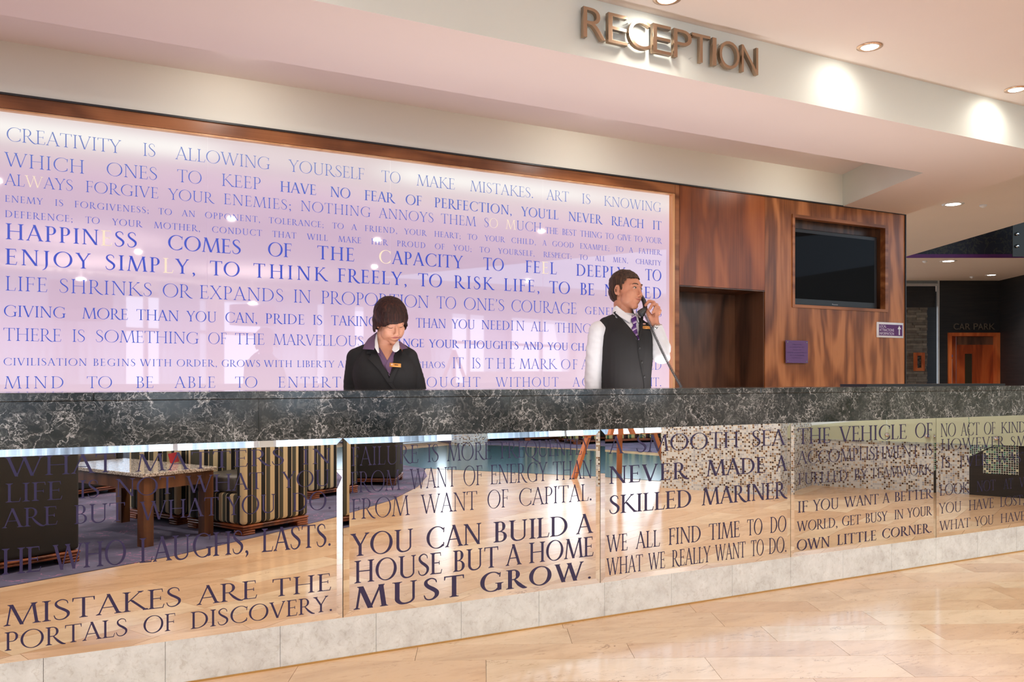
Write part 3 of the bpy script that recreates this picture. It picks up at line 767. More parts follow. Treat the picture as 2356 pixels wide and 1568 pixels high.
ALL.sort(key=lambda a: -a[0] - (1 if a[2] else 0))
rest = MB()
for k, (ar, mb, cream) in enumerate(ALL):
    if k < 300:
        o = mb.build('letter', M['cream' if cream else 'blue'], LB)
        if cream: o['label'] = 'cream letter'
    else: rest.add(mb.v, mb.f)
tag(rest.build('small_lettering', M['blue'], LB), kind='stuff')

# ================================================================= RECEPTION DESK
DESK = empty('reception_desk', (2.3, VD, 0), label='long reception desk with dark marble counter and mirrored front of quotations', cat='desk')
class _P:   # keeps world coordinates for children of an Empty that stands elsewhere
    pass
def under(o, parent):
    o.parent = parent; o.matrix_parent_inverse = Matrix.Translation(-parent.location); return o
JN = [-1.53, -.268, 1.008, 2.271, 3.520, 4.745, 5.98]
ZB, ZM, ZL, ZT = .167, .903, 1.068, 1.098
# limestone plinth
pj = [-1.53, -1.2, -.8, -.43, -.068, .33, .754, 1.15, 1.54, 1.933, 2.296, 2.70, 3.10, 3.52, 3.93, 4.34, 4.745, 5.15, 5.56, 5.98]
for a, b in zip(pj[:-1], pj[1:]):
    m = MB(); m.box(a + .0008, b - .0008, VD, VD + .03, .0, ZB); o = m.build('plinth_slab', M['plinth']); under(o, DESK)
m = MB(); m.box(-1.53, 5.98, VD - .006, VD, 0, .006); simple('brass_strip', srgb(170, 130, 70)[:3], .4); under(m.build('floor_trim', M['brass_strip']), DESK)
# marble apron and counter
aj = [-1.53, -.46, .67, 1.781, 2.94, 4.05, 5.09, 5.98]
for a, b in zip(aj[:-1], aj[1:]):
    m = MB(); m.box(a + .0006, b - .0006, VD - .001, VD + .03, ZM, ZL - .0015); under(m.build('apron_slab', M['marble']), DESK)
cj = [-1.53, .09, 1.68, 3.30, 4.55, 5.98]
for a, b in zip(cj[:-1], cj[1:]):
    m = MB(); m.box(a + .0005, b - .0005, VD - .002, VD + .36, ZL, ZT); me = bevel_mesh(m.mesh('counter_slab'), .002, 1); under(link('counter_slab', me, M['marble']), DESK)
m = MB(); m.box(-1.5, 5.96, VD + .03, VD + .36, .0, ZL); under(m.build('carcass', M['walnut_dark']), DESK)
m = MB(); m.box(-1.5, 5.96, VD + .36, VD + .55, .72, .76); under(m.build('work_surface', M['walnut_dark']), DESK)
m = MB(); m.box(-1.4, 5.9, VD + .365, VD + .40, 1.0, 1.03); under(m.build('added_uplight_strip', mat_emit('added_uplight_glow', (1, .93, .88, 1), 3.0)), DESK)  # glowing strip added behind the counter to go with the soffit fill
area_light('desk_uplight', (3.3, VD + .48, 1.0), (3.3, VD + .56, 3), 5.6, .10, 17, (1, .95, .93), 2.5)  # hidden fill light added to brighten the soffit from below
m = MB(); m.box(5.98, 6.0, VD, VD + .55, 0, ZL); under(m.build('end_panel', M['walnut']), DESK)
# bevelled mirrors
PANEL_TEXT = {
 1: [
  ([('WHAT', 12, 267), ('MATTERS', 312, 655), ('IN', 694, 762)], (54, 1094), (710, 1067), 45, 35, MD),
  ([('LIFE', 11, 145), ('IS', 181, 230), ('NOT', 264, 404), ('WHAT', 428, 607), ('YOU', 648, 760)], (30, 1154), (700, 1119), 43, 37, MD),
  ([('ARE', 5, 134), ('BUT', 169, 289), ('WHAT', 322, 504), ('YOU', 521, 636), ('DO.', 671, 764)], (30, 1212), (700, 1174), 43, 42, MD),
  ([('HE', 3, 96), ('WHO', 122, 292), ('LAUGHS,', 320, 574), ('LASTS.', 601, 764)], (30, 1319), (750, 1256), 59, 52, BD),
  ([('MISTAKES', 8, 419), ('ARE', 452, 593), ('THE', 625, 763)], (15, 1437), (755, 1358), 48, 39, MD),
  ([('PORTALS', 9, 295), ('OF', 328, 405), ('DISCOVERY.', 437, 767)], (18, 1494), (745, 1408), 42, 36, MD)],
 2: [
  ([('FAILURE', 807, 963), ('IS', 982, 1010), ('MORE', 1028, 1131), ('FREQUENTLY', 1150, 1358)], (815, 1071), (1315, 1046), 43, 37, LT),
  ([('FROM', 805, 921), ('WANT', 943, 1050), ('OF', 1065, 1110), ('ENERGY', 1127, 1259), ('THAN', 1271, 1362)], (815, 1132.6), (1355, 1099.5), 48, 42, LT),
  ([('FROM', 807, 942), ('WANT', 968, 1098), ('OF', 1120, 1170), ('CAPITAL.', 1192, 1363)], (812, 1194), (1352, 1151), 47, 38, LT),
  ([('YOU', 807, 953), ('CAN', 978, 1108), ('BUILD', 1134, 1308), ('A', 1325, 1363)], (830, 1277.4), (1360, 1225), 52, 44, BD),
  ([('HOUSE', 814, 1018), ('BUT', 1041, 1147), ('A', 1163, 1199), ('HOME', 1216, 1366)], (825, 1340), (1360, 1278.5), 51, 45, BD),
  ([('MUST', 813, 1069), ('GROW.', 1101, 1363)], (820, 1401.4), (1310, 1336), 53, 41, (.15, .05))],
 3: [
  ([('A', 1399, 1434), ('SMOOTH', 1462, 1700), ('SEA', 1728, 1806)], (1410, 1043), (1800, 1023), 39, 36, MD),
  ([('NEVER', 1399, 1582), ('MADE', 1624, 1762), ('A', 1784, 1810)], (1405, 1113), (1800, 1083), 40, 36, BD),
  ([('SKILLED', 1400, 1592), ('MARINER', 1614, 1809)], (1405, 1182), (1800, 1145), 42, 38, BD),
  ([('WE', 1395, 1444), ('ALL', 1462, 1518), ('FIND', 1537, 1613), ('TIME', 1630, 1702), ('TO', 1718, 1754), ('DO', 1771, 1809)], (1405, 1269), (1800, 1222), 39, 36, MD),
  ([('WHAT', 1395, 1479), ('WE', 1491, 1530), ('REALLY', 1545, 1634), ('WANT', 1645, 1715), ('TO', 1727, 1757), ('DO.', 1768, 1810)], (1403, 1322), (1775, 1273), 39, 36, MD)],
 4: [
  ([('THE', 1834, 1911), ('VEHICLE', 1930, 2086), ('OF', 2104, 2145)], (1840, 1021.5), (2140, 1005), 36, 33, MD),
  ([('ACCOMPLISHMENT', 1834, 2114), ('IS', 2127, 2145)], (1840, 1068), (2140, 1046.6), 30, 27, LT),
  ([('FUELLED', 1835, 1950), ('BY', 1964, 1996), ('TEAMWORK,', 2002, 2148)], (1840, 1114), (2130, 1090), 26, 23, LT),
  ([('IF', 1834, 1859), ('YOU', 1870, 1930), ('WANT', 1942, 2021), ('A', 2030, 2046), ('BETTER', 2057, 2145)], (1838, 1178.7), (2140, 1144.7), 26, 21, MD),
  ([('WORLD,', 1833, 1927), ('GET', 1936, 1980), ('BUSY', 1990, 2041), ('IN', 2057, 2078), ('YOUR', 2087, 2143)], (1838, 1222), (2140, 1184), 23, 21, MD),
  ([('OWN', 1832, 1909), ('LITTLE', 1925, 2016), ('CORNER.', 2028, 2144)], (1840, 1266), (2135, 1224), 25, 21, BD)],
 5: [
  ([('NO', 2163, 2199), ('ACT', 2210, 2253), ('OF', 2263, 2290), ('KINDNESS,', 2302, 2415)], (2165, 1004.5), (2350, 994), 31, 25, LT),
  ([('HOWEVER', 2164, 2311), ('SMALL,', 2324, 2412)], (2168, 1034.7), (2345, 1025), 26, 23, LT),
  ([('IS', 2164, 2186), ('EVER', 2207, 2274), ('WASTED.', 2292, 2400)], (2168, 1076), (2310, 1066), 26, 24, LT),
  ([('LOOK', 2161, 2229), ('NOT', 2246, 2290), ('AT', 2308, 2330), ('WHAT', 2344, 2410)], (2165, 1139.5), (2325, 1122.7), 26, 23, LT),
  ([('YOU', 2160, 2212), ('HAVE', 2228, 2286), ('LOST,', 2300, 2357), ('BUT', 2368, 2410)], (2170, 1180), (2350, 1160), 24, 22, LT),
  ([('WHAT', 2161, 2232), ('YOU', 2242, 2286), ('HAVE', 2301, 2358), ('LEFT.', 2368, 2415)], (2168, 1219.5), (2350, 1195.8), 22, 20, LT)],
}
QUOTES = {0: 'plain'}
for i in range(6):
    x0, x1 = JN[i] + .0015, JN[i + 1] - .0015; b = .025; d = .0019
    vs = [(x0, VD, ZB), (x1, VD, ZB), (x1, VD, ZM), (x0, VD, ZM), (x0 + b, VD - d, ZB + b), (x1 - b, VD - d, ZB + b), (x1 - b, VD - d, ZM - b), (x0 + b, VD - d, ZM - b)]
    me = bpy.data.meshes.new('mirror_panel'); me.from_pydata(vs, [], [(4, 5, 6, 7), (0, 1, 5, 4), (1, 2, 6, 5), (2, 3, 7, 6), (3, 0, 4, 7)]); me.update()
    pn = link('mirror_panel', me, M['mirror']); under(pn, DESK)
    m = MB(); m.box(x0, x1, VD + .001, VD + .006, ZB, ZM); bk_ = m.build('backing', M['dark_gap']); bk_.parent = pn
    for words, bL, bR, hL, hR, (T, t_) in PANEL_TEXT.get(i, []):
        for _, bb, _c in inscribe(VD, d + .0009, words, bL, bR, hL, hR, T, t_, None, 1.5):
            o = bb.build('letter', M['mirror_letter']); o.parent = pn
# ================================================================= RECEPTION sign and other signs
def text_mesh(s, size, depth=0.0, bev=0.0, weight=0.0):
    cu = bpy.data.curves.new('t', 'FONT'); cu.body = s; cu.size = size; cu.extrude = depth; cu.bevel_depth = bev; cu.offset = weight; cu.resolution_u = 5
    o = bpy.data.objects.new('t', cu); COL.objects.link(o)
    bpy.context.view_layer.update()
    me = bpy.data.meshes.new_from_object(o.evaluated_get(bpy.context.evaluated_depsgraph_get()))
    bpy.data.objects.remove(o); bpy.data.curves.remove(cu)
    return me
def fit_text(me, x0, x1, z0, z1, y, RY=True):
    """stand a text mesh up in the XZ plane facing -y, fitted to a rectangle"""
    xs_ = [v.co.x for v in me.vertices]; ys_ = [v.co.y for v in me.vertices]
    ax, bx, ay, by = min(xs_), max(xs_), min(ys_), max(ys_)
    for v in me.vertices:
        x, yy, z = v.co
        v.co = (x0 + (x - ax) / (bx - ax) * (x1 - x0), y - z, z0 + (yy - ay) / (by - ay) * (z1 - z0))
    return me
SIGN = empty('reception_sign', (3.0, VF, 3.0), label='bronze metal lettering reading RECEPTION on the ceiling fascia', cat='sign')
L_px = [('R', 1343, 1394), ('E', 1400, 1444), ('C', 1447, 1497), ('E', 1503, 1545), ('P', 1551, 1592), ('T', 1593, 1635), ('I', 1640, 1649), ('O', 1656, 1702), ('N', 1707, 1745)]
VL = VF - .045
for ch, a, b in L_px:
    xa = onv(a, 100, VL).x; xb = onv(b, 100, VL).x
    me = text_mesh(ch, .2, .0125, .0006, -.0022)
    fit_text(me, xa, xb, 2.906, 3.062, VL + .014)
    o = link('letter', me, M['bronze']); under(o, SIGN)
    m = MB(); xm = (xa + xb) / 2
    for zz in (2.93, 3.04): m.tube([(xa + .012, VL + .02, zz), (xa + .012, VF, zz)], .003, 6)
    o = m.build('stud', M['chrome']); under(o, SIGN)
# television
TV = empty('television', (6.66, VW + .1, 1.85), label='black flat screen television set into a walnut wall recess', cat='television')
m = MB(); m.box(6.045, 7.262, VW + .06, VW + .115, 1.845, 2.572); under(link('casing', bevel_mesh(m.mesh('casing'), .006, 2), M['black']), TV)
m = MB(); m.box(6.098, 7.218, VW + .057, VW + .0605, 1.905, 2.535); under(m.build('screen', M['screen']), TV)
simple('logo_grey', (.6, .6, .6), .4)
under(link('logo', fit_text(text_mesh('Panasonic', .03), 6.62, 6.70, 1.862, 1.873, VW + .0585), M['logo_grey']), TV)
fr_ = MB()
for (a, b, cc, dd) in ((6.021, 7.342, 2.655, 2.685), (6.021, 7.342, 1.812, 1.840), (6.021, 6.052, 1.840, 2.655), (7.298, 7.342, 1.840, 2.655)):
    fr_.box(a, b, VW - .01, VW + .05, cc, dd)
o = fr_.build('recess_frame', M['walnut_trim']); under(o, WALL)
# information sign
simple('sign_white', (.82, .82, .83), .4); simple('sign_purple', srgb(88, 24, 100)[:3], .35); simple('sign_print', (.8, .72, .82), .5)
INF = empty('directional_sign', (7.37, VW, 1.63), label='white framed purple sign pointing to local attractions information', cat='sign')
rbox('sign_plate', 7.172, 7.568, VW - .012, VW, 1.556, 1.71, .002, M['sign_white'], None, 1); under(bpy.data.objects['sign_plate'], INF)
m = MB(); m.box(7.200, 7.548, VW - .0145, VW - .011, 1.576, 1.688); under(m.build('sign_face', M['sign_purple']), INF)
for i, (w, xe) in enumerate((('LOCAL', 7.305), ('ATTRACTIONS', 7.42), ('INFORMATION', 7.42))):
    z1 = 1.682 - i * .036; under(link('lettering', fit_text(text_mesh(w, .03), 7.206, xe, z1 - .027, z1, VW - .0152), M['sign_print']), INF)
m = MB(); m.add([(7.492, VW - .0152, 1.586), (7.508, VW - .0152, 1.586), (7.508, VW - .0152, 1.648), (7.492, VW - .0152, 1.648), (7.474, VW - .0152, 1.645), (7.526, VW - .0152, 1.645), (7.500, VW - .0152, 1.682)], [(0, 1, 2, 3), (4, 5, 6)])
under(m.build('arrow', M['sign_white']), INF)
# licence plaque
t = NT('purple_acrylic'); t.set(Roughness=.12); t.p.inputs['Base Color'].default_value = srgb(112, 86, 130); M['acrylic'] = t.m
simple('plaque_print', srgb(70, 44, 96)[:3], .5)
PQ = empty('licence_plaque', (6.06, VW, 1.39), label='small square purple acrylic plaque fixed with four studs on walnut', cat='plaque')
m = MB(); m.box(5.916, 6.200, VW - .028, VW - .022, 1.290, 1.500); under(m.build('plaque_plate', M['acrylic']), PQ)
for x in (5.935, 6.18):
    for z in (1.306, 1.484):
        m = MB(); m.tube([(x, VW, z), (x, VW - .032, z)], .007, 10); under(m.build('stud', M['chrome']), PQ)
for i, (w, hw_) in enumerate((('THIS HOTEL', .062), ('IS OPERATED BY', .09), ('TIFCO LTD', .055), ('UNDER LICENCE FROM', .125), ('SIX CONTINENTS', .09), ('HOTELS INC', .065))):
    z = 1.462 - i * .025; under(link('lettering', fit_text(text_mesh(w, .02), 6.058 - hw_, 6.058 + hw_, z - .006, z + .006, VW - .0290), M['plaque_print']), PQ)
# car park lettering
simple('dull_bronze', (.20, .155, .11), .4, .6)
CP = empty('car_park_sign', CW((PX(2240, Y0)), Y0, PZ(750, Y0)), -TH, label='bronze letters reading CAR PARK above the orange wooden door', cat='sign')
cx0 = PX(2240, Y0)
spans = [('C', 2192, 2204), ('A', 2205, 2217), ('R', 2219, 2230), ('P', 2238, 2248), ('A', 2248, 2260), ('R', 2262, 2272), ('K', 2274, 2287)]
for ch, a, b in spans:
    me = fit_text(text_mesh(ch, .2, .01), PX(a, Y0) - cx0, PX(b, Y0) - cx0, PZ(758, Y0) - PZ(750, Y0), PZ(744, Y0) - PZ(750, Y0), -.03)
    o = link('letter', me, M['dull_bronze'], CP)
# ================================================================= LAMPS
M['lamp_glow'] = mat_emit('lamp_glow', (1, .93, .82, 1), 14)
simple('copper_ring', (.75, .50, .36), .25, 1)
def downlight(loc, label, group='recessed downlights', r=.048, power=0, aim=None, size=85, ring='copper_ring', rad=.03, col=WARM):
    o = empty('downlight', loc, 0, label, 'ceiling light', group)
    m = MB(); m.lathe([(r * 1.55, 0), (r * 1.55, -.004), (r * 1.1, -.007), (r * 1.02, -.002), (r * 1.02, .0)], 28); m.build('bezel', M[ring], o, True)
    m = MB(); m.lathe([(r, -.001), (r * .98, -.006), (r * .3, -.010)], 24); m.build('lens', M['lamp_glow'], o)
    if power:
        l = Vector(loc) + Vector((0, 0, -.03)); spot_light('downlight_beam', l, aim or (l + Vector((0, 0, -1))), power, col, size, 1.0, rad)
    return o
p1 = onz(2001, 107, CEIL); p2 = onz(2338, 205, CEIL); p3 = onz(1535, -3, CEIL)
for p, lb in ((p1, 'lit copper rimmed downlight above the fascia, right of the metal letters'), (p2, 'lit copper rimmed downlight at the upper right edge of the view'), (p3, 'lit downlight at the top edge directly above the metal letters')):
    downlight(p, lb, power=8, aim=(p.x - .05, VF + .3, 2.2), size=150, rad=.05)
for dx in (-2.2, -4.4):
    q = Vector((p3.x + dx, p3.y, CEIL)); spot = downlight(q, 'recessed downlight above the fascia, out of the frame to the left', power=8, aim=(q.x - .05, VF + .3, 2.2), size=150, rad=.05)
downlight(onz(2193, 469, CEIL), 'bright round downlight in the beige ceiling beside the smoke detector', r=.075, power=170, ring='white_trim')
downlight(onz(2182, 600, CEIL), 'bright round downlight beyond the purple edged recess', r=.085, power=200, ring='white_trim')
downlight(onz(2281, 632, CEIL), 'small downlight nearest the dark wall above the car park door', r=.07, power=110, ring='white_trim')
for i, (x, y) in enumerate(LAMPS):
    p = Vector((x, y, CEIL)); downlight(p, 'recessed lobby downlight seen only as a reflection', 'downlights over the lounge', r=.035, power=0, ring='white_trim')
    l = bpy.data.lights.new('downlight_glow', 'AREA'); l.shape = 'DISK'; l.size = .075; l.energy = 37; l.color = WARM
    lo = bpy.data.objects.new('downlight_glow', l); COL.objects.link(lo); lo.location = (x, y, CEIL - .03)
for (x, y) in ((.95, 5.15), (3.6, 5.1), (-1.6, 5.15), (5.9, 5.05)):
    downlight(Vector((x, y, CEIL)), 'recessed downlight inside the ceiling coffer over the reception staff', 'coffer downlights', r=.045, power=9, aim=(x, 5.7, 2.5), size=150, ring='white_trim')
simple('detector_white', (.78, .78, .78), .4)
for (px, py, lb) in ((2262, 471, 'white smoke detector on the beige ceiling beside the large downlight'), (2128, 600, 'white smoke detector left of the downlight beyond the recess'), (2236, 636, 'small white smoke detector near the dark car park wall')):
    m = MB(); m.lathe([(.038, 0), (.038, -.012), (.030, -.022), (.014, -.032), (.009, -.036)], 20)
    me = m.mesh('smoke_detector'); o = link('smoke_detector', me, M['detector_white'], smooth=True); o.location = onz(px, py, CEIL); tag(o, lb, 'smoke detector', 'smoke detectors')
# glass balustrade corner with fixings, hanging in the recess
t = NT('tinted_glass'); t.set(Roughness=.02); t.p.inputs['Transmission Weight'].default_value = .25; t.p.inputs['Specular IOR Level'].default_value = .1; t.p.inputs['Base Color'].default_value = (.055, .048, .030, 1); M['tint_glass'] = t.m
YG = 13.2
GB = empty('glass_balustrade', CW(PX(2345, YG), YG, 3.2), -TH, label='frameless glass balustrade with round steel fixings at the ceiling recess', cat='balustrade')
m = MB(); x0_ = PX(2330, YG) - PX(2345, YG); m.box(x0_, x0_ + 1.2, 0, .012, PZ(590, YG) - 3.2, PZ(470, YG) - 3.2); m.build('glass_pane', M['tint_glass'], GB)
for py in (538, 566):
    m = MB(); m.lathe([(.025, 0), (.025, .03), (.01, .036)], 16, Matrix.Translation((PX(2339, YG) - PX(2345, YG), 0, PZ(py, YG) - 3.2)) @ Matrix.Rotation(math.pi / 2, 4, 'X')); m.build('fixing', M['chrome'], GB, True)
# picture on the stone pier
YP = 19.2
PC = empty('framed_picture', CW(PX(2110, YP), YP - .07, PZ(832, YP)), -TH, label='small picture in a square section orange wood frame on the stone pier', cat='picture')
hx, hz = (2122 - 2098) / 2 / F * YP, (853 - 811) / 2 / F * YP
m = MB(); f_ = .07
m.box(-hx, -hx + f_, -.05, 0, -hz, hz); m.box(hx - f_, hx, -.05, 0, -hz, hz); m.box(-hx + f_, hx - f_, -.05, 0, -hz, -hz + f_); m.box(-hx + f_, hx - f_, -.05, 0, hz - f_, hz); m.build('frame', M['cherry_frame'], PC)
t = NT('picture_print'); c = t.coord(); r = t.ramp(t.noise(c, 22, 3, .6, 1), [(.4, (.01, .01, .008)), (.55, (.10, .09, .07)), (.7, (.3, .28, .24))]); t.l(r, t.p.inputs['Base Color'])
m = MB(); m.box(-hx + f_, hx - f_, -.02, -.01, -hz + f_, hz - f_); m.build('print', t.m, PC)
# flat tray on the counter, far right
m = MB(); m.box(4.25, 5.6, VD + .10, VD + .30, ZT, ZT + .014)
tag(m.build('counter_tray', M['black']), 'thin flat black tray lying along the right end of the counter', 'tray')

# ================================================================= LOUNGE BEHIND THE CAMERA (seen in the desk mirror)
def Mz(px, py, z=0):
    p = onz(px, py, z); return Vector((p.x, 2 * VD - p.y, z))
def mat_carpet():
    t = NT('purple_carpet'); t.set(Roughness=.95); c = t.coord()
    base = t.ramp(t.noise(c, 3, 3), [(.35, srgb(70, 66, 88)), (.65, srgb(96, 94, 120))])
    a = t.math('ABSOLUTE', t.math('SUBTRACT', t.noise(c, 4.5, 2, .5, 2.5), .5))
    v = t.ramp(a, [(0, (1, 1, 1)), (.012, (.6, .6, .6)), (.02, (0, 0, 0))])
    g = t.ramp(t.noise(c, 3.1, 2), [(.5, (0, 0, 0)), (.56, (1, 1, 1))])
    t.l(t.mix(t.mix(1, v, g, 'MULTIPLY'), base, srgb(160, 104, 140)), t.p.inputs['Base Color']); return t.m
M['carpet'] = mat_carpet()
edge = [(-8, 4.2), (-3, 2.55), (-.32, 1.38), (.36, 1.06), (.62, .93), (1.3, .46), (1.98, -.08), (2.72, -.79), (3.3, -1.6), (3.75, -2.45), (4.03, -3.26)]
m = MB(); m.prism(edge + [(3.9, -3.9), (3.1, -6.55), (-8, -3.15)], -.004, .004); o = m.build('carpet', M['carpet']); o['kind'] = 'structure'
simple('teal_slate', (.035, .095, .115), .16)
tp = [Mz(905, 1078), Mz(980, 1077), Mz(1380, 1096), Mz(1530, 1107), Mz(1620, 1112), Mz(1560, 1052), Mz(1380, 1038), Mz(1180, 1026), Mz(1060, 1021), Mz(905, 1037)]
m = MB(); m.prism([(p.x, p.y) for p in tp], -.004, .003); o = m.build('floor_slate', M['teal_slate']); o['kind'] = 'structure'
bc = [Mz(1060, 1020.5), Mz(1380, 1033), Mz(1560, 1044)]
m = MB(); m.prism([(p.x, p.y) for p in bc] + [(12.5, -6.2), (13, -9.6), (6.0, -7.5)], -.004, .004); o = m.build('carpet_far', M['carpet']); o['kind'] = 'structure'
def mat_stripes(name, cols, sc):
    t = NT(name); t.set(Roughness=.85); c = t.coord(); sp = t.n('SeparateXYZ'); t.l(c, sp.inputs[0])
    u = t.math('FRACT', t.math('MULTIPLY', t.math('ADD', sp.outputs['X'], sp.outputs['Y']), sc))
    st = []; n = len(cols)
    r = t.ramp(u, [(p, cc) for p, cc in cols]); r.color_ramp.interpolation = 'CONSTANT'
    t.l(r, t.p.inputs['Base Color']); return t.m
CRM, BLK, OLV = srgb(196, 180, 144), srgb(16, 14, 14), srgb(66, 66, 56)
M['stripe'] = mat_stripes('striped_velvet', [(0, CRM), (.30, BLK), (.60, CRM), (.66, OLV), (.96, CRM)], 1 / .125)
GRN, YLW, RED = srgb(60, 96, 70), srgb(178, 168, 110), srgb(70, 24, 26)
M['stripe2'] = mat_stripes('green_striped_velvet', [(0, YLW), (.16, GRN), (.36, YLW), (.46, BLK), (.7, RED), (.85, YLW)], 1 / .22)
simple('dark_velvet', srgb(40, 38, 34)[:3], .9); simple('grey_leather', srgb(74, 72, 68)[:3], .45); simple('taupe', srgb(84, 74, 66)[:3], .7)
def tub_chair(W, D, H, outer, inner, label, group=None, name='armchair', sofa=False):
    o = empty(name, (0, 0, 0), 0, label, 'sofa' if sofa else 'armchair', group)
    fr = MB()
    for k in range(2):
        z0 = .036 + k * .019; e = .004 if k % 2 else 0
        fr.box(-e, W + e, -e, D + e, z0, z0 + .017)
    fr.box(.008, W - .008, .008, D - .008, .034, .074)
    link('frame', bevel_mesh(fr.mesh('frame'), .006, 2), M['chair_wood'], o, True)
    for (fx, fy) in ((0, 0), (W - .11, 0), (0, D - .11), (W - .11, D - .11)):
        f = MB(); 
        for k in range(2): f.box(fx, fx + .11, fy, fy + .11, k * .0175, k * .0175 + .016)
        f.box(fx + .006, fx + .104, fy + .006, fy + .104, 0, .035)
        link('foot', bevel_mesh(f.mesh('foot'), .005, 2), M['chair_wood'], o, True)
    a = .085
    def up(nm, x0, x1, y0, y1, z0, z1, mt, bv=.022): rbox(nm, x0, x1, y0, y1, z0, z1, bv, mt, o, 3)
    up('arm', 0, a, 0, D - a - .002, .076, H, outer); up('arm', W - a, W, 0, D - a - .002, .076, H, outer)
    up('backrest', 0, W, D - a, D, .076, H, outer)
    up('seat_base', a + .002, W - a - .002, .004, D - a - .002, .076, .30, outer)
    up('seat_cushion', a + .004, W - a - .004, .0, D - a - .08, .302, .42, inner)
    up('back_cushion', a + .004, W - a - .004, D - a - .075, D - a - .004, .422, H - .03, inner)
    return o
def put(o, loc, xdir, flip=False, W=.66, D=.62):
    xd = Vector((xdir[0], xdir[1], 0)).normalized(); yd = Vector((-xd.y, xd.x, 0)); p = Vector((loc[0], loc[1], .004))
    if flip: p = p + xd * W + yd * D; xd = -xd
    o.location = p; o.rotation_euler = (0, 0, math.atan2(xd.y, xd.x)); return o
GR = 'tub armchairs in the lounge'
c1 = put(tub_chair(.66, .62, .80, M['stripe'], M['grey_leather'], 'cream and black striped tub armchair nearest the mirror, beside the granite table', GR), (1.14, .46), (-.47, -.88))
def again(src, loc, xdir, label, flip=False):
    c = copy_tree(src); c['label'] = label; return put(c, loc, xdir, flip)
again(c1, (.77, -.25), (-.47, -.88), 'cream and black striped tub armchair second along the granite table')
again(c1, (2.05, -1.15), (-.47, -.88), 'striped tub armchair whose edge shows at the joint of the first two mirrors')
d1 = put(tub_chair(.66, .62, .70, M['dark_velvet'], M['taupe'], 'dark velvet tub armchair at the left end of the mirrored desk', GR), (-.23, .26), (.47, .88))
again(d1, (-.60, -.44), (.47, .88), 'dark velvet tub armchair behind the leftmost one, near the granite table')
again(d1, (.53, -2.64), (-.76, .65), 'dark velvet tub armchair far behind the granite table')
again(d1, (3.12, -1.78), (-.885, -.466), 'dark velvet tub armchair at the left of the second mirror', True)
for i, (px, lb) in enumerate(((1110, 'first'), (1195, 'second'), (1290, 'third'))):
    q = Mz(px, 1013.5); again(c1 if i != 1 else d1, (q.x, q.y), (-.9, -.42), 'distant tub armchair by the windows, %s from the mosaic column' % lb, True)
sf = tub_chair(2.0, .8, .78, M['stripe2'], M['stripe2'], 'green and yellow striped sofa seen behind the wooden easel', None, 'sofa', True)
q = Mz(1334, 1019); sf.location = (7.75, -5.3, .004); sf.rotation_euler = (0, 0, math.atan2(-.35, .94) + math.pi); sf.location = (9.75, -5.35, .004); sf.rotation_euler = (0, 0, math.pi + .12)
# granite tables
def mat_granite():
    t = NT('speckled_granite'); t.set(Roughness=.08); c = t.coord()
    v = t.n('TexVoronoi'); v.inputs['Scale'].default_value = 160; t.l(c, v.inputs['Vector'])
    r = t.ramp(v.outputs['Color'], [(.15, (.06, .05, .045)), (.35, (.34, .29, .24)), (.6, (.58, .53, .47)), (.85, (.7, .67, .62))])
    t.l(r, t.p.inputs['Base Color']); return t.m
M['granite'] = mat_granite()
def low_table(A, xdir, yl, xl, label):
    xd = Vector((xdir[0], xdir[1], 0)).normalized()
    o = empty('coffee_table', (A[0], A[1], .004), math.atan2(xd.y, xd.x), label, 'table', 'granite topped coffee tables')
    # local x along the short side, local y away from the mirror (negative)
    m = MB(); m.box(-.02, xl + .02, -yl - .02, .02, .475, .5); link('tabletop', bevel_mesh(m.mesh('tabletop'), .003, 1), M['granite'], o)
    m = MB(); m.box(.0, xl, -yl, 0, .385, .474); m.build('apron', M['table_wood'], o)
    w = .07
    for (x, y) in ((0, 0), (xl - w, 0), (0, -yl + w), (xl - w, -yl + w)):
        m = MB(); m.box(x - .002, x + w + .002, y - w - .002, y + .002, 0, .474); m.build('leg', M['table_wood'], o)
    return o
low_table((.47, .57), (.5, -.27), 1.12, .55, 'granite topped coffee table with chunky wooden legs in the first mirror')
q = Mz(752, 1098); low_table((q.x - .3, q.y + .1), (.5, -.27), 1.1, .55, 'granite topped coffee table glimpsed beside the joint of the first two mirrors')
simple('red_card', srgb(176, 20, 34)[:3], .5)
m = MB(); cpos = Vector((.66, -.42)); 
bx = MB(); bx.box(-.075, .075, -.002, .002, 0, .075, Matrix.Rotation(.25, 4, 'X')); o = bx.build('menu_card', M['red_card']); o.location = (.74, -.12, .506); o.rotation_euler = (0, 0, -1.05); tag(o, 'small red menu card standing on the granite table edge', 'card')
# wooden easel
A_, B_, = Mz(1320, 1100), Mz(1424, 1089)
C_ = Mz(1536, 1086); ap = (A_ + C_) / 2 + (B_ - (A_ + C_) / 2) * .35; ap.z = 1.62
simple('orange_wood', srgb(186, 110, 62)[:3], .35)
EA = empty('easel', ((A_ + B_ + C_) / 3), 0, 'orange wooden display easel with splayed legs', 'easel'); EA.location.z = 0
def leg_(p, q, w=.030):
    m = MB(); d = (q - p).normalized(); M4 = d.to_track_quat('Z', 'Y').to_matrix().to_4x4(); M4.translation = p
    m.box(-w, w, -w * .7, w * .7, 0, (q - p).length, M4); return m
for p in (A_, B_, C_): under(leg_(p, ap).build('leg', M['orange_wood']), EA)
def onleg(p, z): return p + (ap - p) * (z / ap.z)
under(leg_(onleg(A_, .5) + Vector((-.1, 0, 0)), onleg(C_, .5) + Vector((.1, 0, 0)), .028).build('ledge', M['orange_wood']), EA)
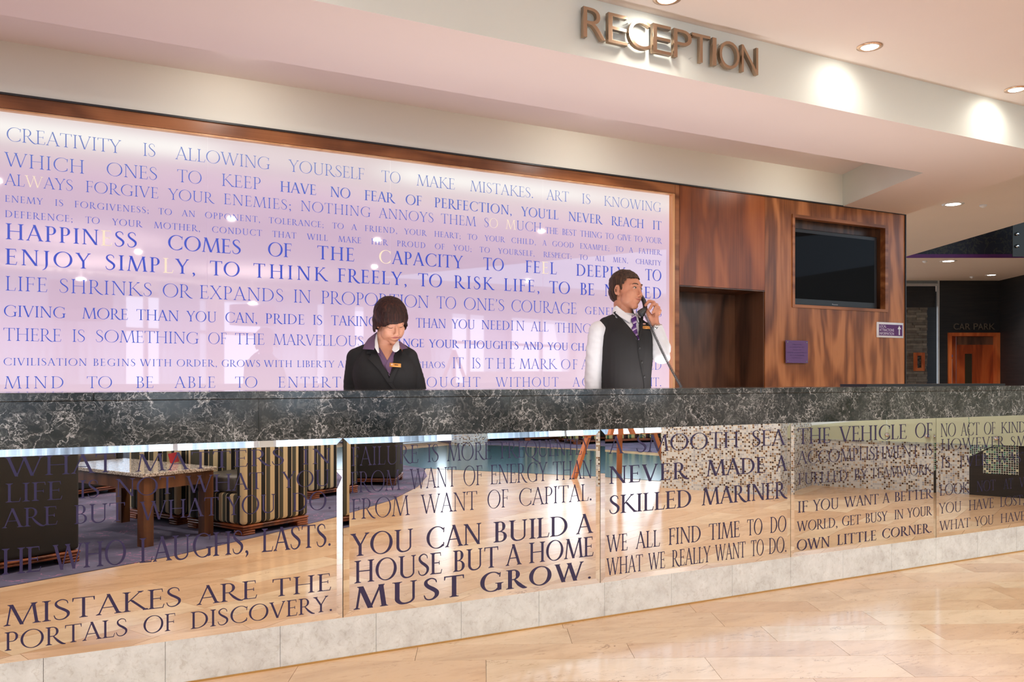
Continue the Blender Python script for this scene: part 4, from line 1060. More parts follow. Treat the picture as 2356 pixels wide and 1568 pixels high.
# mosaic walls
def mat_mosaic(name, stops, rough=.2, metal=0):
    t = NT(name); t.set(Roughness=rough, Metallic=metal); c = t.coord(scale=(1 / .021, 1, 1 / .021)); sp = t.n('SeparateXYZ'); t.l(c, sp.inputs[0])
    cm = t.n('CombineXYZ'); t.l(t.math('FLOOR', sp.outputs['X']), cm.inputs[0]); t.l(t.math('FLOOR', sp.outputs['Z']), cm.inputs[2])
    wn_ = t.n('TexWhiteNoise', noise_dimensions='3D'); t.l(cm, wn_.inputs['Vector'])
    r = t.ramp(wn_.outputs['Value'], stops); r.color_ramp.interpolation = 'CONSTANT'
    fx = t.math('ABSOLUTE', t.math('SUBTRACT', t.math('FRACT', sp.outputs['X']), .5)); fz_ = t.math('ABSOLUTE', t.math('SUBTRACT', t.math('FRACT', sp.outputs['Z']), .5))
    gr = t.math('GREATER_THAN', t.math('MAXIMUM', fx, fz_), .42)
    t.l(t.mix(gr, r, srgb(212, 214, 210)), t.p.inputs['Base Color']); return t.m
M['mosaic'] = mat_mosaic('mosaic_tiles', [(0, srgb(204, 214, 220)), (.36, srgb(176, 186, 198)), (.54, srgb(150, 158, 174)), (.64, srgb(200, 192, 178)), (.74, srgb(142, 122, 100)), (.82, srgb(70, 52, 38)), (.92, srgb(112, 84, 58))])
M['irid'] = mat_mosaic('iridescent_mosaic', [(0, srgb(10, 22, 20)), (.45, srgb(26, 66, 60)), (.62, srgb(60, 120, 104)), (.76, srgb(120, 160, 120)), (.86, srgb(36, 70, 90)), (.93, srgb(190, 200, 160))], .12)
def mosaic_wall(name, p, q, z0, z1, th=.12, mat='mosaic'):
    d = (q - p); L = d.length; a = math.atan2(d.y, d.x)
    m = MB(); m.box(0, L, 0, th, z0, z1); o = m.build(name, M[mat]); o.location = (p.x, p.y, 0); o.rotation_euler = (0, 0, a); o['kind'] = 'structure'; return o
P0, P1, P2, P3, P4, P5 = Mz(1521, 1121), Mz(1795, 1141), Mz(1867, 1115.5), Mz(2153, 1132), Mz(2229, 1137), Mz(2356, 1146)
mosaic_wall('wall_mosaic_1', P1, P0, 0, 1.25, .12)
mosaic_wall('wall_mosaic_2', P2, P1, 0, 1.25, .12)
mosaic_wall('wall_mosaic_3', P4, P2, 0, .50, .12)
t = NT('green_glass'); t.set(Roughness=.25); t.p.inputs['Base Color'].default_value = srgb(192, 206, 184); M['green_glass'] = t.m
GP = empty('green_glass_screen', (P2.x, P2.y, .5), 0, 'pale green glass screen with round fixings above the mosaic wall', 'glass screen')
d = P4 + (P5 - P4) * 1.6 - P2; L = d.length; GP.rotation_euler = (0, 0, math.atan2(d.y, d.x))
for k in range(3):
    m = MB(); m.box(L * k / 3 + .003, L * (k + 1) / 3 - .003, .0, .014, .002, .62); m.build('glass_pane', M['green_glass'], GP)
for x in (.75, 1.12, 1.72, 2.2):
    m = MB(); m.lathe([(.022, 0), (.022, .03), (.008, .034)], 16, Matrix.Translation((x, .02, .07)) @ Matrix.Rotation(-math.pi / 2, 4, 'X')); m.build('fixing', M['chrome'], GP, True)
pb_ = P4 + (P5 - P4) * 3
L_ = (pb_ - P4).length; L5 = (P5 - P4).length; zt_ = lambda x: .37 + .28 * x / L5
m = MB(); m.add([(0, 0, 0), (L_, 0, 0), (L_, 0, zt_(L_)), (0, 0, zt_(0)), (0, -.06, 0), (L_, -.06, 0), (L_, -.06, zt_(L_)), (0, -.06, zt_(0))], [(3, 2, 1, 0), (4, 5, 6, 7), (0, 1, 5, 4), (1, 2, 6, 5), (2, 3, 7, 6), (3, 0, 4, 7)])
m2 = MB(); xa_, xb_ = L5 * .26, L5 * .90
m2.add([(xa_, .002, .22), (xb_, .002, .22), (xb_, .002, zt_(xb_) - .01), (xa_, .002, zt_(xa_) - .01), (xa_, .010, .22), (xb_, .010, .22), (xb_, .010, zt_(xb_) - .01), (xa_, .010, zt_(xa_) - .01)], [(0, 1, 2, 3), (7, 6, 5, 4), (4, 5, 1, 0), (5, 6, 2, 1), (6, 7, 3, 2), (7, 4, 0, 3)])
o = m2.build('wall_iridescent_inset', M['irid']); o.location = P4; o.rotation_euler = (0, 0, math.atan2((pb_ - P4).y, (pb_ - P4).x)); o['kind'] = 'structure'
o = m.build('wall_dark_plinth', M['darkpaper']); o.location = P4; o.rotation_euler = (0, 0, math.atan2((pb_ - P4).y, (pb_ - P4).x)); o['kind'] = 'structure'
ir = mosaic_wall('wall_iridescent', Vector((10.6, 2.6, 0)), Vector((9.2, -.2, 0)), 0, 2.2, .1, 'irid')
q = Mz(1080, 1021); m = MB(); m.lathe([(.32, 0), (.32, CEIL)], 28); me = m.mesh('column'); o = link('mosaic_column', me, M['mosaic']); o.location = (q.x, q.y, 0); o['kind'] = 'structure'
# curtains
t = NT('sheer_curtain'); t.set(Roughness=.9); t.p.inputs['Base Color'].default_value = (.82, .86, .9, 1); t.p.inputs['Transmission Weight'].default_value = 0
tr_ = t.n('BsdfTranslucent'); tr_.inputs[0].default_value = (.8, .87, .95, 1); mx = t.n('MixShader'); mx.inputs[0].default_value = .9
t.l(t.p, mx.inputs[1]); t.l(tr_, mx.inputs[2]); t.l(mx, t.out.inputs[0]); M['curtain'] = t.m
for i, (xa, xb, lb) in enumerate(((-3.4, -1.25, 'farthest left'), (-1.05, .95, 'behind the drum lamps'), (1.55, 2.35, 'narrow one right of the lamps'), (3.6, 4.9, 'fourth from the left'), (5.1, 5.85, 'fifth from the left'), (7.1, 8.7, 'sixth from the left'), (9.8, 10.8, 'farthest right'))):
    s0 = (xa - WA.x) / WDIR.x; s1 = (xb - WA.x) / WDIR.x; n = int((s1 - s0) * 34)
    vs = []; fs = []
    for k in range(n + 1):
        s = s0 + (s1 - s0) * k / n; dpt = .16 + .045 * math.sin(k * 1.25) + .02 * math.sin(k * .37 + i)
        p = WA + WDIR * s + WNRM * dpt; vs += [(p.x, p.y, .02), (p.x, p.y, 3.0)]
    for k in range(n): fs.append((2 * k, 2 * k + 2, 2 * k + 3, 2 * k + 1))
    me = bpy.data.meshes.new('curtain'); me.from_pydata(vs, [], fs); o = link('curtain', me, M['curtain'], None, True)
    md = o.modifiers.new('thick', 'SOLIDIFY'); md.thickness = .003
    tag(o, 'long sheer white curtain at the lounge windows, ' + lb, 'curtain', 'sheer curtains')
# drum pendants
simple('drum_fabric', srgb(140, 118, 142)[:3], .8)
M['drum_glow'] = mat_emit('drum_glow', (1, .72, .62, 1), 1.2)
for i, (x, y, z) in enumerate(((.2, -1.78, 2.14), (.2, -4.5, 2.14), (3.1, -4.6, 2.14))):
    o = empty('pendant_lamp', (x, y, z), 0, ('large lilac drum pendant lamp nearest the desk', 'lilac drum pendant lamp in front of the curtains', 'lilac drum pendant lamp farther right by the windows')[i], 'pendant lamp', 'drum pendant lamps')
    m = MB(); m.lathe([(.41, 0), (.41, .36), (.40, .36), (.40, .0)], 48); m.build('lamp_shade', M['drum_fabric'], o, True)
    m = MB(); m.lathe([(.39, .01), (.39, .02)], 48); m.build('diffuser', M['drum_glow'], o)
    m = MB(); m.tube([(0, 0, .3), (0, 0, CEIL - z)], .006, 8); m.build('cord', M['white_trim'], o)
    pl = bpy.data.lights.new('pendant_bulb', 'POINT'); pl.energy = 210; pl.color = (1, .92, .88); pl.shadow_soft_size = .12  # fill light added inside the unlit drum to brighten the ceiling
    po = bpy.data.objects.new('pendant_bulb', pl); COL.objects.link(po); po.location = (x, y, z + .30)
# ground outside the windows
simple('paving_outside', (.35, .36, .36), .9)
m = MB(); m.box(-20, 30, -40, -4, -.3, -.13); o = m.build('ground', M['paving_outside']); o['kind'] = 'structure'
# ================================================================= PEOPLE
def lattice_sphere(n=20):
    vs = [(0, 0, -1)]; fs = []; m = n // 2
    for i in range(1, m):
        a = math.pi * i / m
        for k in range(n):
            b = 2 * math.pi * k / n; vs.append((math.sin(a) * math.cos(b), math.sin(a) * math.sin(b), -math.cos(a)))
    vs.append((0, 0, 1))
    for k in range(n): fs.append((0, 1 + (k + 1) % n, 1 + k))
    for i in range(m - 2):
        for k in range(n):
            a = 1 + i * n + k; b = 1 + i * n + (k + 1) % n; fs.append((a, b, b + n, a + n))
    l = len(vs) - 1
    for k in range(n): fs.append((l, 1 + (m - 2) * n + k, 1 + (m - 2) * n + (k + 1) % n))
    return vs, fs
SV, SF = lattice_sphere()
class Blob(MB):
    def ell(s, c, r, R=None):
        c = Vector(c); vs = []
        for v in SV:
            p = Vector((v[0] * r[0], v[1] * r[1], v[2] * r[2]))
            if R is not None: p = R @ p
            vs.append(c + p)
        s.add(vs, SF)
    def cap(s, *pr, flat=None):      # chain of (x,y,z,r): tapered limb with round joints
        for (a, b) in zip(pr[:-1], pr[1:]):
            A = Vector(a[:3]); B = Vector(b[:3]); d = B - A; n = max(2, int(d.length / (min(a[3], b[3]) * .45)))
            for k in range(n + 1):
                u = k / n; r = a[3] + (b[3] - a[3]) * u; s.ell(A + d * u, (r, r, r))
    def loft(s, rings, R=None, n=28):
        # rings of (z, cx, cy, rx, ry): one closed smooth trunk
        P = []
        m = len(rings)
        for i in range(m - 1):
            a, b_, c, d = rings[max(i - 1, 0)], rings[i], rings[i + 1], rings[min(i + 2, m - 1)]
            for k in range(5):
                u = k / 5; P.append([.5 * ((2 * b_[j]) + (-a[j] + c[j]) * u + (2 * a[j] - 5 * b_[j] + 4 * c[j] - d[j]) * u * u + (-a[j] + 3 * b_[j] - 3 * c[j] + d[j]) * u ** 3) for j in range(5)])
        P.append(list(rings[-1])); vs = []; fs = []
        for z, cx, cy, rx, ry in P:
            for k in range(n):
                t = 2 * math.pi * k / n; ct, st_ = math.cos(t), math.sin(t)
                ex = .82   # slightly squared section
                q = Vector((math.copysign(abs(ct) ** ex, ct) * rx, math.copysign(abs(st_) ** ex, st_) * ry, 0))
                if R is not None: q = R @ q
                vs.append((q.x + cx, q.y + cy, z))
        for i in range(len(P) - 1):
            for k in range(n):
                k2 = (k + 1) % n; fs.append((i * n + k, i * n + k2, (i + 1) * n + k2, (i + 1) * n + k))
        fs.append(tuple(range(n - 1, -1, -1))); fs.append(tuple((len(P) - 1) * n + k for k in range(n)))
        s.add(vs, fs)
    def grow(s, name, voxel, smooth=6, mat=None, parent=None, xf=None):
        me = s.mesh(name)
        if xf is not None: me.transform(xf)
        o = bpy.data.objects.new(name, me); COL.objects.link(o)
        md = o.modifiers.new('r', 'REMESH'); md.mode = 'VOXEL'; md.voxel_size = voxel; md.adaptivity = 0
        if smooth: m2 = o.modifiers.new('s', 'SMOOTH'); m2.factor = .5; m2.iterations = smooth
        bpy.context.view_layer.update()
        me2 = bpy.data.meshes.new_from_object(o.evaluated_get(bpy.context.evaluated_depsgraph_get()))
        bpy.data.objects.remove(o); me2.name = name
        return link(name, me2, mat, parent, True)
def carve(o, test, solid=0):
    """remove the faces whose centre passes the test"""
    bm = bmesh.new(); bm.from_mesh(o.data)
    bmesh.ops.delete(bm, geom=[f for f in bm.faces if test(f.calc_center_median())], context='FACES')
    for _ in range(3):      # even out the cut edge
        mv = []
        for v in bm.verts:
            if v.is_boundary:
                nb = [e.other_vert(v).co for e in v.link_edges if e.is_boundary]
                if len(nb) == 2: mv.append((v, v.co * .4 + (nb[0] + nb[1]) * .3))
        for v, c in mv: v.co = c
    bm.to_mesh(o.data); bm.free()
    if solid: md = o.modifiers.new('t', 'SOLIDIFY'); md.thickness = solid; md.offset = -1
def in_poly(x, z, P):
    c = False; n = len(P)
    for i in range(n):
        x1, z1 = P[i]; x2, z2 = P[(i + 1) % n]
        if (z1 > z) != (z2 > z) and x < (x2 - x1) * (z - z1) / (z2 - z1) + x1: c = not c
    return c
def resample(P, n):
    P = [Vector(p) for p in P]; L = [0]
    for a, b in zip(P[:-1], P[1:]): L.append(L[-1] + (b - a).length)
    out = []
    for k in range(n + 1):
        t = L[-1] * k / n; i = 0
        while i < len(L) - 2 and L[i + 1] < t: i += 1
        u = (t - L[i]) / max(1e-9, L[i + 1] - L[i]); out.append(P[i].lerp(P[i + 1], min(1, u)))
    return out
def bvh_of(*objs):
    vs = []; fs = []
    for o in objs:
        b = len(vs); vs += [v.co.copy() for v in o.data.vertices]; fs += [tuple(b + i for i in p.vertices) for p in o.data.polygons]
    return BVHTree.FromPolygons(vs, fs)
def strip(name, A, B, bv, mat, parent, off=.003, th=.003, n=16, m=6, lift=None, sm=True, relax=5):
    """cloth strip between two outlines (x,z), laid on the front of the garment below"""
    A = resample(A, n); B = resample(B, n); last = 0; fr = []; 
    for i in range(n + 1):
        row = []
        for j in range(m + 1):
            p = A[i].lerp(B[i], j / m); h = bv.ray_cast(Vector((p[0], -3, p[1])), Vector((0, 1, 0)))[0]
            y = h.y if h else None
            row.append([p[0], y, p[1]])
        fr.append(row)
    ys = [q[1] for r in fr for q in r if q[1] is not None]; my = max(ys) if ys else 0
    for i in range(n + 1):
        for j in range(m + 1):
            if fr[i][j][1] is None:
                c = [fr[a][b][1] for a in range(max(0, i - 2), min(n, i + 2) + 1) for b in range(max(0, j - 2), min(m, j + 2) + 1) if fr[a][b][1] is not None]
                fr[i][j][1] = max(c) if c else my
    for _ in range(relax):
        new = [[fr[i][j][1] for j in range(m + 1)] for i in range(n + 1)]
        for i in range(n + 1):
            for j in range(m + 1):
                nb = [fr[a][b][1] for a, b in ((i - 1, j), (i + 1, j), (i, j - 1), (i, j + 1)) if 0 <= a <= n and 0 <= b <= m]
                av = sum(nb) / len(nb); new[i][j] = min(fr[i][j][1], av) * .5 + av * .5
        for i in range(n + 1):
            for j in range(m + 1): fr[i][j][1] = new[i][j]
    vs = []; W = m + 1
    for k, o_ in ((0, off + th), (1, off)):
        for i in range(n + 1):
            for j in range(W):
                x, y, z = fr[i][j]; e = lift(i / n, j / m) if lift else 0
                vs.append((x, y - o_ - e, z))
    N = (n + 1) * W; fs = []
    for i in range(n):
        for j in range(m):
            a = i * W + j; fs.append((a, a + 1, a + W + 1, a + W)); fs.append((N + a, N + a + W, N + a + W + 1, N + a + 1))
    for i in range(n):
        a = i * W; fs.append((a, a + W, N + a + W, N + a)); a = i * W + m; fs.append((a, N + a, N + a + W, a + W))
    for j in range(m):
        a = j; fs.append((a, N + a, N + a + 1, a + 1)); a = n * W + j; fs.append((a, a + 1, N + a + 1, N + a))
    me = bpy.data.meshes.new(name); me.from_pydata(vs, [], fs)
    bm = bmesh.new(); bm.from_mesh(me); bmesh.ops.recalc_face_normals(bm, faces=bm.faces); bm.to_mesh(me); bm.free()
    return link(name, me, mat, parent, sm)
def ribbon(name, A, B, K, X0, mat, parent, th=.003, n=14, m=5, bow=.004):
    """cloth ribbon between two 3-D rails given as (px, py, depth)"""
    f3 = lambda P: [Vector(((p[0] - X0) / K, p[2], EYE + (HY - p[1]) / K)) for p in P]
    A = resample(f3(A), n); B = resample(f3(B), n); vs = []; W = m + 1
    for k in (0, 1):
        for i in range(n + 1):
            for j in range(W):
                u = j / m; p = A[i].lerp(B[i], u); vs.append((p.x, p.y - bow * 4 * u * (1 - u) + (k * th), p.z))
    N = (n + 1) * W; fs = []
    for i in range(n):
        for j in range(m):
            a = i * W + j; fs.append((a, a + 1, a + W + 1, a + W)); fs.append((N + a, N + a + W, N + a + W + 1, N + a + 1))
    for i in range(n):
        a = i * W; fs.append((a, a + W, N + a + W, N + a)); a = i * W + m; fs.append((a, N + a, N + a + W, a + W))
    for j in range(m):
        a = j; fs.append((a, N + a, N + a + 1, a + 1)); a = n * W + j; fs.append((a, a + 1, N + a + 1, N + a))
    me = bpy.data.meshes.new(name); me.from_pydata(vs, [], fs)
    bm = bmesh.new(); bm.from_mesh(me); bmesh.ops.recalc_face_normals(bm, faces=bm.faces); bm.to_mesh(me); bm.free()
    return link(name, me, mat, parent, True)
def mat_skin(name, c1, c2, blush):
    t = NT(name); t.set(Roughness=.48); t.p.inputs['Subsurface Weight'].default_value = .12
    t.p.inputs['Subsurface Radius'].default_value = (.012, .004, .002)
    c = t.coord(); r = t.ramp(t.noise(c, 14, 3), [(.35, c1), (.65, c2)])
    t.l(r, t.p.inputs['Base Color']); t.bump(t.noise(c, 300, 2), .04, .001); return t.m
M['skin_w'] = mat_skin('skin_fair', srgb(198, 140, 112), srgb(206, 150, 124), None)
M['skin_m'] = mat_skin('skin_tan', srgb(190, 128, 100), srgb(200, 142, 114), None)
simple('lip_line', srgb(120, 62, 54)[:3], .6); simple('lip_w', srgb(186, 106, 100)[:3], .4); simple('lip_m', srgb(184, 112, 98)[:3], .45); simple('blush', srgb(214, 130, 112)[:3], .5)
simple('eye_white', (.62, .6, .58), .2); simple('iris', srgb(46, 40, 34)[:3], .15); simple('brow_w', srgb(70, 44, 34)[:3], .8); simple('brow_m', srgb(60, 42, 32)[:3], .8); simple('lash', srgb(40, 24, 20)[:3], .7)
def mat_hair(name, c0, c1, c2):
    t = NT(name); t.set(Roughness=.55); t.p.inputs['Specular IOR Level'].default_value = .3; c = t.coord(scale=(110, 110, 9)); nz = t.noise(c, 1.0, 3, .6)
    t.l(t.ramp(nz, [(.3, c0), (.55, c1), (.8, c2)]), t.p.inputs['Base Color']); t.bump(nz, .5, .004); return t.m
M['hair_w'] = mat_hair('auburn_hair', srgb(20, 8, 10), srgb(48, 22, 18), srgb(92, 48, 30)); M['hair_m'] = mat_hair('brown_hair', srgb(34, 22, 16), srgb(62, 42, 30), srgb(98, 70, 48))
def mat_cloth(name, col, w=.0, sc=600, rough=.85):
    t = NT(name); t.set(Roughness=rough); c = t.coord(); r = t.ramp(t.noise(c, 5, 4), [(.3, tuple(v * .88 for v in col[:3])), (.7, tuple(min(1, v * 1.06) for v in col[:3]))])
    t.l(r, t.p.inputs['Base Color']); t.bump(t.noise(c, sc, 2), .12, .0015); t.p.inputs['Sheen Weight'].default_value = w; return t.m
M['suit'] = mat_cloth('black_wool', srgb(19, 18, 20)); M['lapel'] = mat_cloth('black_wool_lapel', srgb(23, 22, 24)); M['vest'] = mat_cloth('black_waistcoat', srgb(26, 24, 25)); M['purple_shirt'] = mat_cloth('purple_cotton', srgb(104, 78, 108)); M['white_cotton'] = mat_cloth('white_cotton', srgb(226, 226, 230), sc=250); M['trouser'] = mat_cloth('black_trouser', srgb(22, 22, 24))
simple('gold_badge', srgb(196, 136, 66)[:3], .3, .3); simple('badge_print', srgb(110, 70, 36)[:3], .5); simple('badge_mark', srgb(226, 170, 150)[:3], .5); simple('shoe', (.01, .01, .01), .25); simple('button', (.02, .02, .02), .25)
t = NT('striped_tie'); t.set(Roughness=.5); c = t.coord(); sp = t.n('SeparateXYZ'); t.l(c, sp.inputs[0])
u = t.math('FRACT', t.math('MULTIPLY', t.math('SUBTRACT', sp.outputs['Z'], t.math('MULTIPLY', sp.outputs['X'], .55)), 26)); r = t.ramp(u, [(0, srgb(76, 26, 112)), (.62, srgb(70, 22, 104)), (.63, srgb(216, 200, 222)), (.76, srgb(76, 26, 112)), (.84, srgb(190, 170, 205)), (.90, srgb(76, 26, 112))]); r.color_ramp.interpolation = 'CONSTANT'; t.l(r, t.p.inputs['Base Color']); M['tie'] = t.m
def head_xf(center, yaw, pitch, roll=0):
    return Matrix.Translation(center) @ Matrix.Rotation(math.radians(yaw), 4, 'Z') @ Matrix.Rotation(math.radians(pitch), 4, 'X') @ Matrix.Rotation(math.radians(roll), 4, 'Y')
class HeadBlob:
    """adds a head (face towards -y, centre between the ears) to a Blob through a transform"""
    def __init__(s, b, X, k=1.0, female=False):
        R = X.to_3x3()
        def e(c, r, rot=None):
            Rr = R @ rot if rot is not None else R
            b.ell(X @ (Vector(c) * k), tuple(v * k for v in r), Rr)
        def cp(*pts):
            for (a, c) in zip(pts[:-1], pts[1:]):
                A = Vector(a[:3]); B = Vector(c[:3]); n = max(2, int((B - A).length / (min(a[3], c[3]) * .5)))
                for i in range(n + 1):
                    u = i / n; rr = a[3] + (c[3] - a[3]) * u; e(A.lerp(B, u), (rr, rr, rr))
        e((0, .018, .032), (.073, .090, .080)); e((0, -.018, .018), (.067, .072, .074))      # cranium, forehead
        e((0, -.030, -.025), (.060, .058, .068))                                             # mid face
        jw = .045 if female else .051
        e((0, -.030, -.066), (jw, .048, .042)); e((0, -.060, -.087 if female else -.092), (.026 if female else .028, .021, .021))
        for sx in (-1, 1):
            e((sx * .027, -.046, -.036), (.036, .036, .044)); e((sx * .034, -.030, -.050), (.030, .042, .040))   # cheek, jaw
            e((sx * .033, -.060, -.018), (.028, .021, .020))
            cp((sx * .014, -.0845, .029, .008), (sx * .030, -.081, .032, .008), (sx * .048, -.066, .027, .008))      # brow
            e((sx * .031, -.0720, .0100), (.0150, .0115, .0110))                               # lids
            e((sx * .0110, -.0990, -.0330), (.0078, .0095, .0066))                             # nostril wing
            ear = [(math.cos(a_), math.sin(a_)) for a_ in [math.radians(q) for q in range(-60, 210, 30)]]
            e((sx * .0745, .008, -.006), (.005, .015, .025), Matrix.Rotation(sx * .35, 3, 'Z')); e((sx * .072, .003, -.027), (.006, .009, .010))
            pe = [(sx * (.077 + .005 * max(0, ey_)), .012 - .016 * ey_ * 0 + .015 * (-ez_ if 0 else ey_ * .9), -.004 + .027 * ez_, .0042) for ey_, ez_ in [(math.sin(math.radians(q)), math.cos(math.radians(q))) for q in range(-60, 190, 25)]]
            cp(*pe)
        cp((0, -.084, .020, .0078), (0, -.095, -.004, .0085), (0, -.1035, -.025, .0100)); e((0, -.1025, -.0280), (.0115, .0105, .009))
        e((0, -.074, -.050), (.034, .017, .020)); e((0, -.074, -.068), (.024, .013, .013))     # mouth mound
def person_bits(X, parent, k, lipm, browm, closed, smile=.0):
    def at(p): return X @ (Vector(p) * k)
    R = X.to_3x3()
    Ri = X.inverted(); body = parent.children[0]
    for ch in parent.children:
        if ch.name.startswith('body'): body = ch
    bvx = bvh_of(body)
    def on_face(p, lift):
        o_ = X @ (Vector((p[0], -.3, p[2])) * k); h = bvx.ray_cast(o_, (R @ Vector((0, 1, 0))).normalized(), .3 * k)[0]
        if h is None: return at(p)
        return h - (R @ Vector((0, 1, 0))).normalized() * lift
    def laid(b, pts, rad, lift=0.0, n=14, sides=8):
        P = resample([Vector((q[0], q[1], q[2], r)) if 0 else Vector(q) for q, r in zip(pts, rad)], n)
        L = [0]
        for a_, c_1 in zip(pts[:-1], pts[1:]): L.append(L[-1] + (Vector(c_1) - Vector(a_)).length)
        W_r = []
        for i in range(n + 1):
            t_ = L[-1] * i / n; q = 0
            while q < len(L) - 2 and L[q + 1] < t_: q += 1
            u = (t_ - L[q]) / max(1e-9, L[q + 1] - L[q]); W_r.append((rad[q] * (1 - u) + rad[q + 1] * u) * k)
        b.tube([on_face(p, lift) for p in P], W_r, sides)
    def patch(nm, pts, rad, mt, sq=.5):
        b = MB(); laid(b, pts, rad, -.0002); return b.build(nm, mt, parent, True)
    # lips
    b = MB()
    laid(b, [(-.0250, 0, -.0533 + smile), (-.014, 0, -.0528), (-.004, 0, -.0508), (0, 0, -.0518), (.004, 0, -.0508), (.014, 0, -.0528), (.0250, 0, -.0533 + smile)], [.0006, .0019, .0025, .0022, .0025, .0019, .0006], -.0008, 18)
    laid(b, [(-.0240, 0, -.0548 + smile), (-.013, 0, -.0577), (0, 0, -.0592), (.013, 0, -.0577), (.0240, 0, -.0548 + smile)], [.0006, .0024, .0032, .0024, .0006], -.0010, 18)
    b.build('lips', lipm, parent, True)
    b = MB(); laid(b, [(-.0262, 0, -.0533 + smile * 1.4), (-.014, 0, -.0547), (0, 0, -.0546), (.014, 0, -.0547), (.0262, 0, -.0533 + smile * 1.4)], [.0005, .0007, .0008, .0007, .0005], .0008, 18, 6)
    b.build('mouth_line', M['lip_line'], parent, True)
    for sx in (-1, 1):
        patch('eyebrow', [(sx * .013, -.0905, .0300), (sx * .026, -.0885, .0345), (sx * .040, -.0790, .0345), (sx * .051, -.0660, .029)], [.0022, .0036, .0030, .0008], browm)
        if not closed:
            e = Blob(); e.ell(at((sx * .0312, -.0772, .0100)), (.0098 * k, .0085 * k, .0044 * k), R); e.build('eye', M['eye_white'], parent, True)
            e = Blob(); e.ell(at((sx * .0315 + .0015, -.0842, .0103)), (.0046 * k, .0022 * k, .0046 * k), R); e.build('iris', M['iris'], parent, True)
            patch('eyelid', [(sx * .019, -.0830, .0105), (sx * .026, -.0860, .0155), (sx * .036, -.0838, .0160), (sx * .0445, -.0745, .0105)], [.0012, .0017, .0017, .0010], M['lash'])
        else:
            patch('eyelashes', [(sx * .018, -.0815, .0030), (sx * .026, -.0845, -.0005), (sx * .036, -.0820, -.0008), (sx * .045, -.0735, .0040)], [.0009, .0016, .0018, .0010], M['lash'])
    for sx in (-1, 1):
        e = Blob(); e.ell(at((sx * .0066, -.1010, -.0362)), (.0028 * k, .0034 * k, .0014 * k), R); e.build('nostril', M['lash'], parent, True)
def hand(b, wrist, dirv, palm_n, fwd, curl=.4, size=1.0, side=1):
    """palm and five fingers; dirv along the fingers, palm_n out of the palm, side: thumb side sign"""
    w = Vector(wrist); d = Vector(dirv).normalized(); n = Vector(palm_n).normalized(); n = (n - d * n.dot(d)).normalized(); s = d.cross(n) * side
    for k in range(5):
        u = -1 + k * .5
        b.cap((*(w + s * u * .020 * size), .014 * size), (*(w + d * .085 * size + s * u * .036 * size), .0125 * size))
    for i, (off, ln) in enumerate(((.033, .072), (.011, .080), (-.011, .075), (-.032, .060))):
        p = w + d * .088 * size + s * off * size; dd = d; r = .0088 * size
        for j, f in enumerate((.45, .32, .25)):
            a = curl * (1 + j * .8); dd = (dd * math.cos(a) + n * math.sin(a)).normalized()
            q = p + dd * ln * f * size; b.cap((*p, r), (*q, r * .93)); p = q; r *= .93
    p = w + d * .025 * size + s * .026 * size; q = p + (d * .6 + s * .75 + n * .3).normalized() * .042 * size; q2 = q + (d * .9 + s * .15 + n * .45).normalized() * .032 * size
    b.cap((*p, .0135 * size), (*q, .0115 * size)); b.cap((*q, .0115 * size), (*q2, .009 * size))

# ---------------------------------------------------------------- woman
KW = 432.0
def wx(px): return (px - 890) / KW
def wz(py): return EYE + (HY - py) / KW
def W2(px, py): return (wx(px), wz(py))
Yw = F / KW; base = CW((890 - CX) / F * Yw, Yw)
W_ = empty('person', (base.x, base.y, 0), -TH, label='woman with short dark auburn hair and black suit jacket looking down behind the desk', cat='person')
XH = head_xf((.027, -.036, 1.447), 30, 27, -6)
b = Blob()
b.loft([(.80, 0, 0, .150, .09), (.90, 0, 0, .160, .10), (1.03, 0, 0, .120, .085), (1.15, -.005, -.012, .138, .098), (1.24, -.008, -.010, .135, .088), (1.295, -.010, .0, .115, .062), (1.325, -.012, .008, .07, .052)])
b.cap((-.06, .0, 1.30, .042), (-.150, 0, 1.262, .042)); b.cap((.04, .0, 1.30, .042), (.108, 0, 1.262, .042))
b.cap((-.020, .015, 1.27, .056), (-.012, .002, 1.34, .050), (.006, -.010, 1.42, .050))
for s in (-1, 1):
    b.cap((s * .085, .0, .90, .088), (s * .085, .0, .50, .056), (s * .088, .02, .10, .040)); b.cap((s * .088, .03, .05, .035), (s * .095, -.13, .035, .030))
b.cap((-.160, 0, 1.252, .040), (-.185, .02, 1.02, .036), (-.13, -.19, .84, .028)); b.cap((.112, 0, 1.252, .040), (.165, .02, 1.02, .036), (.15, -.20, .84, .028))
hand(b, (-.12, -.205, .825), (.25, -1, -.25), (0, -.2, -1), None, .25, .95, 1); hand(b, (.14, -.215, .825), (-.25, -1, -.25), (0, -.2, -1), None, .25, .95, -1)
HeadBlob(b, XH, .96, True)
body_w = b.grow('body', .0034, 6, M['skin_w'], W_)
person_bits(XH, W_, .96, M['lip_w'], M['brow_w'], True, -.0012)
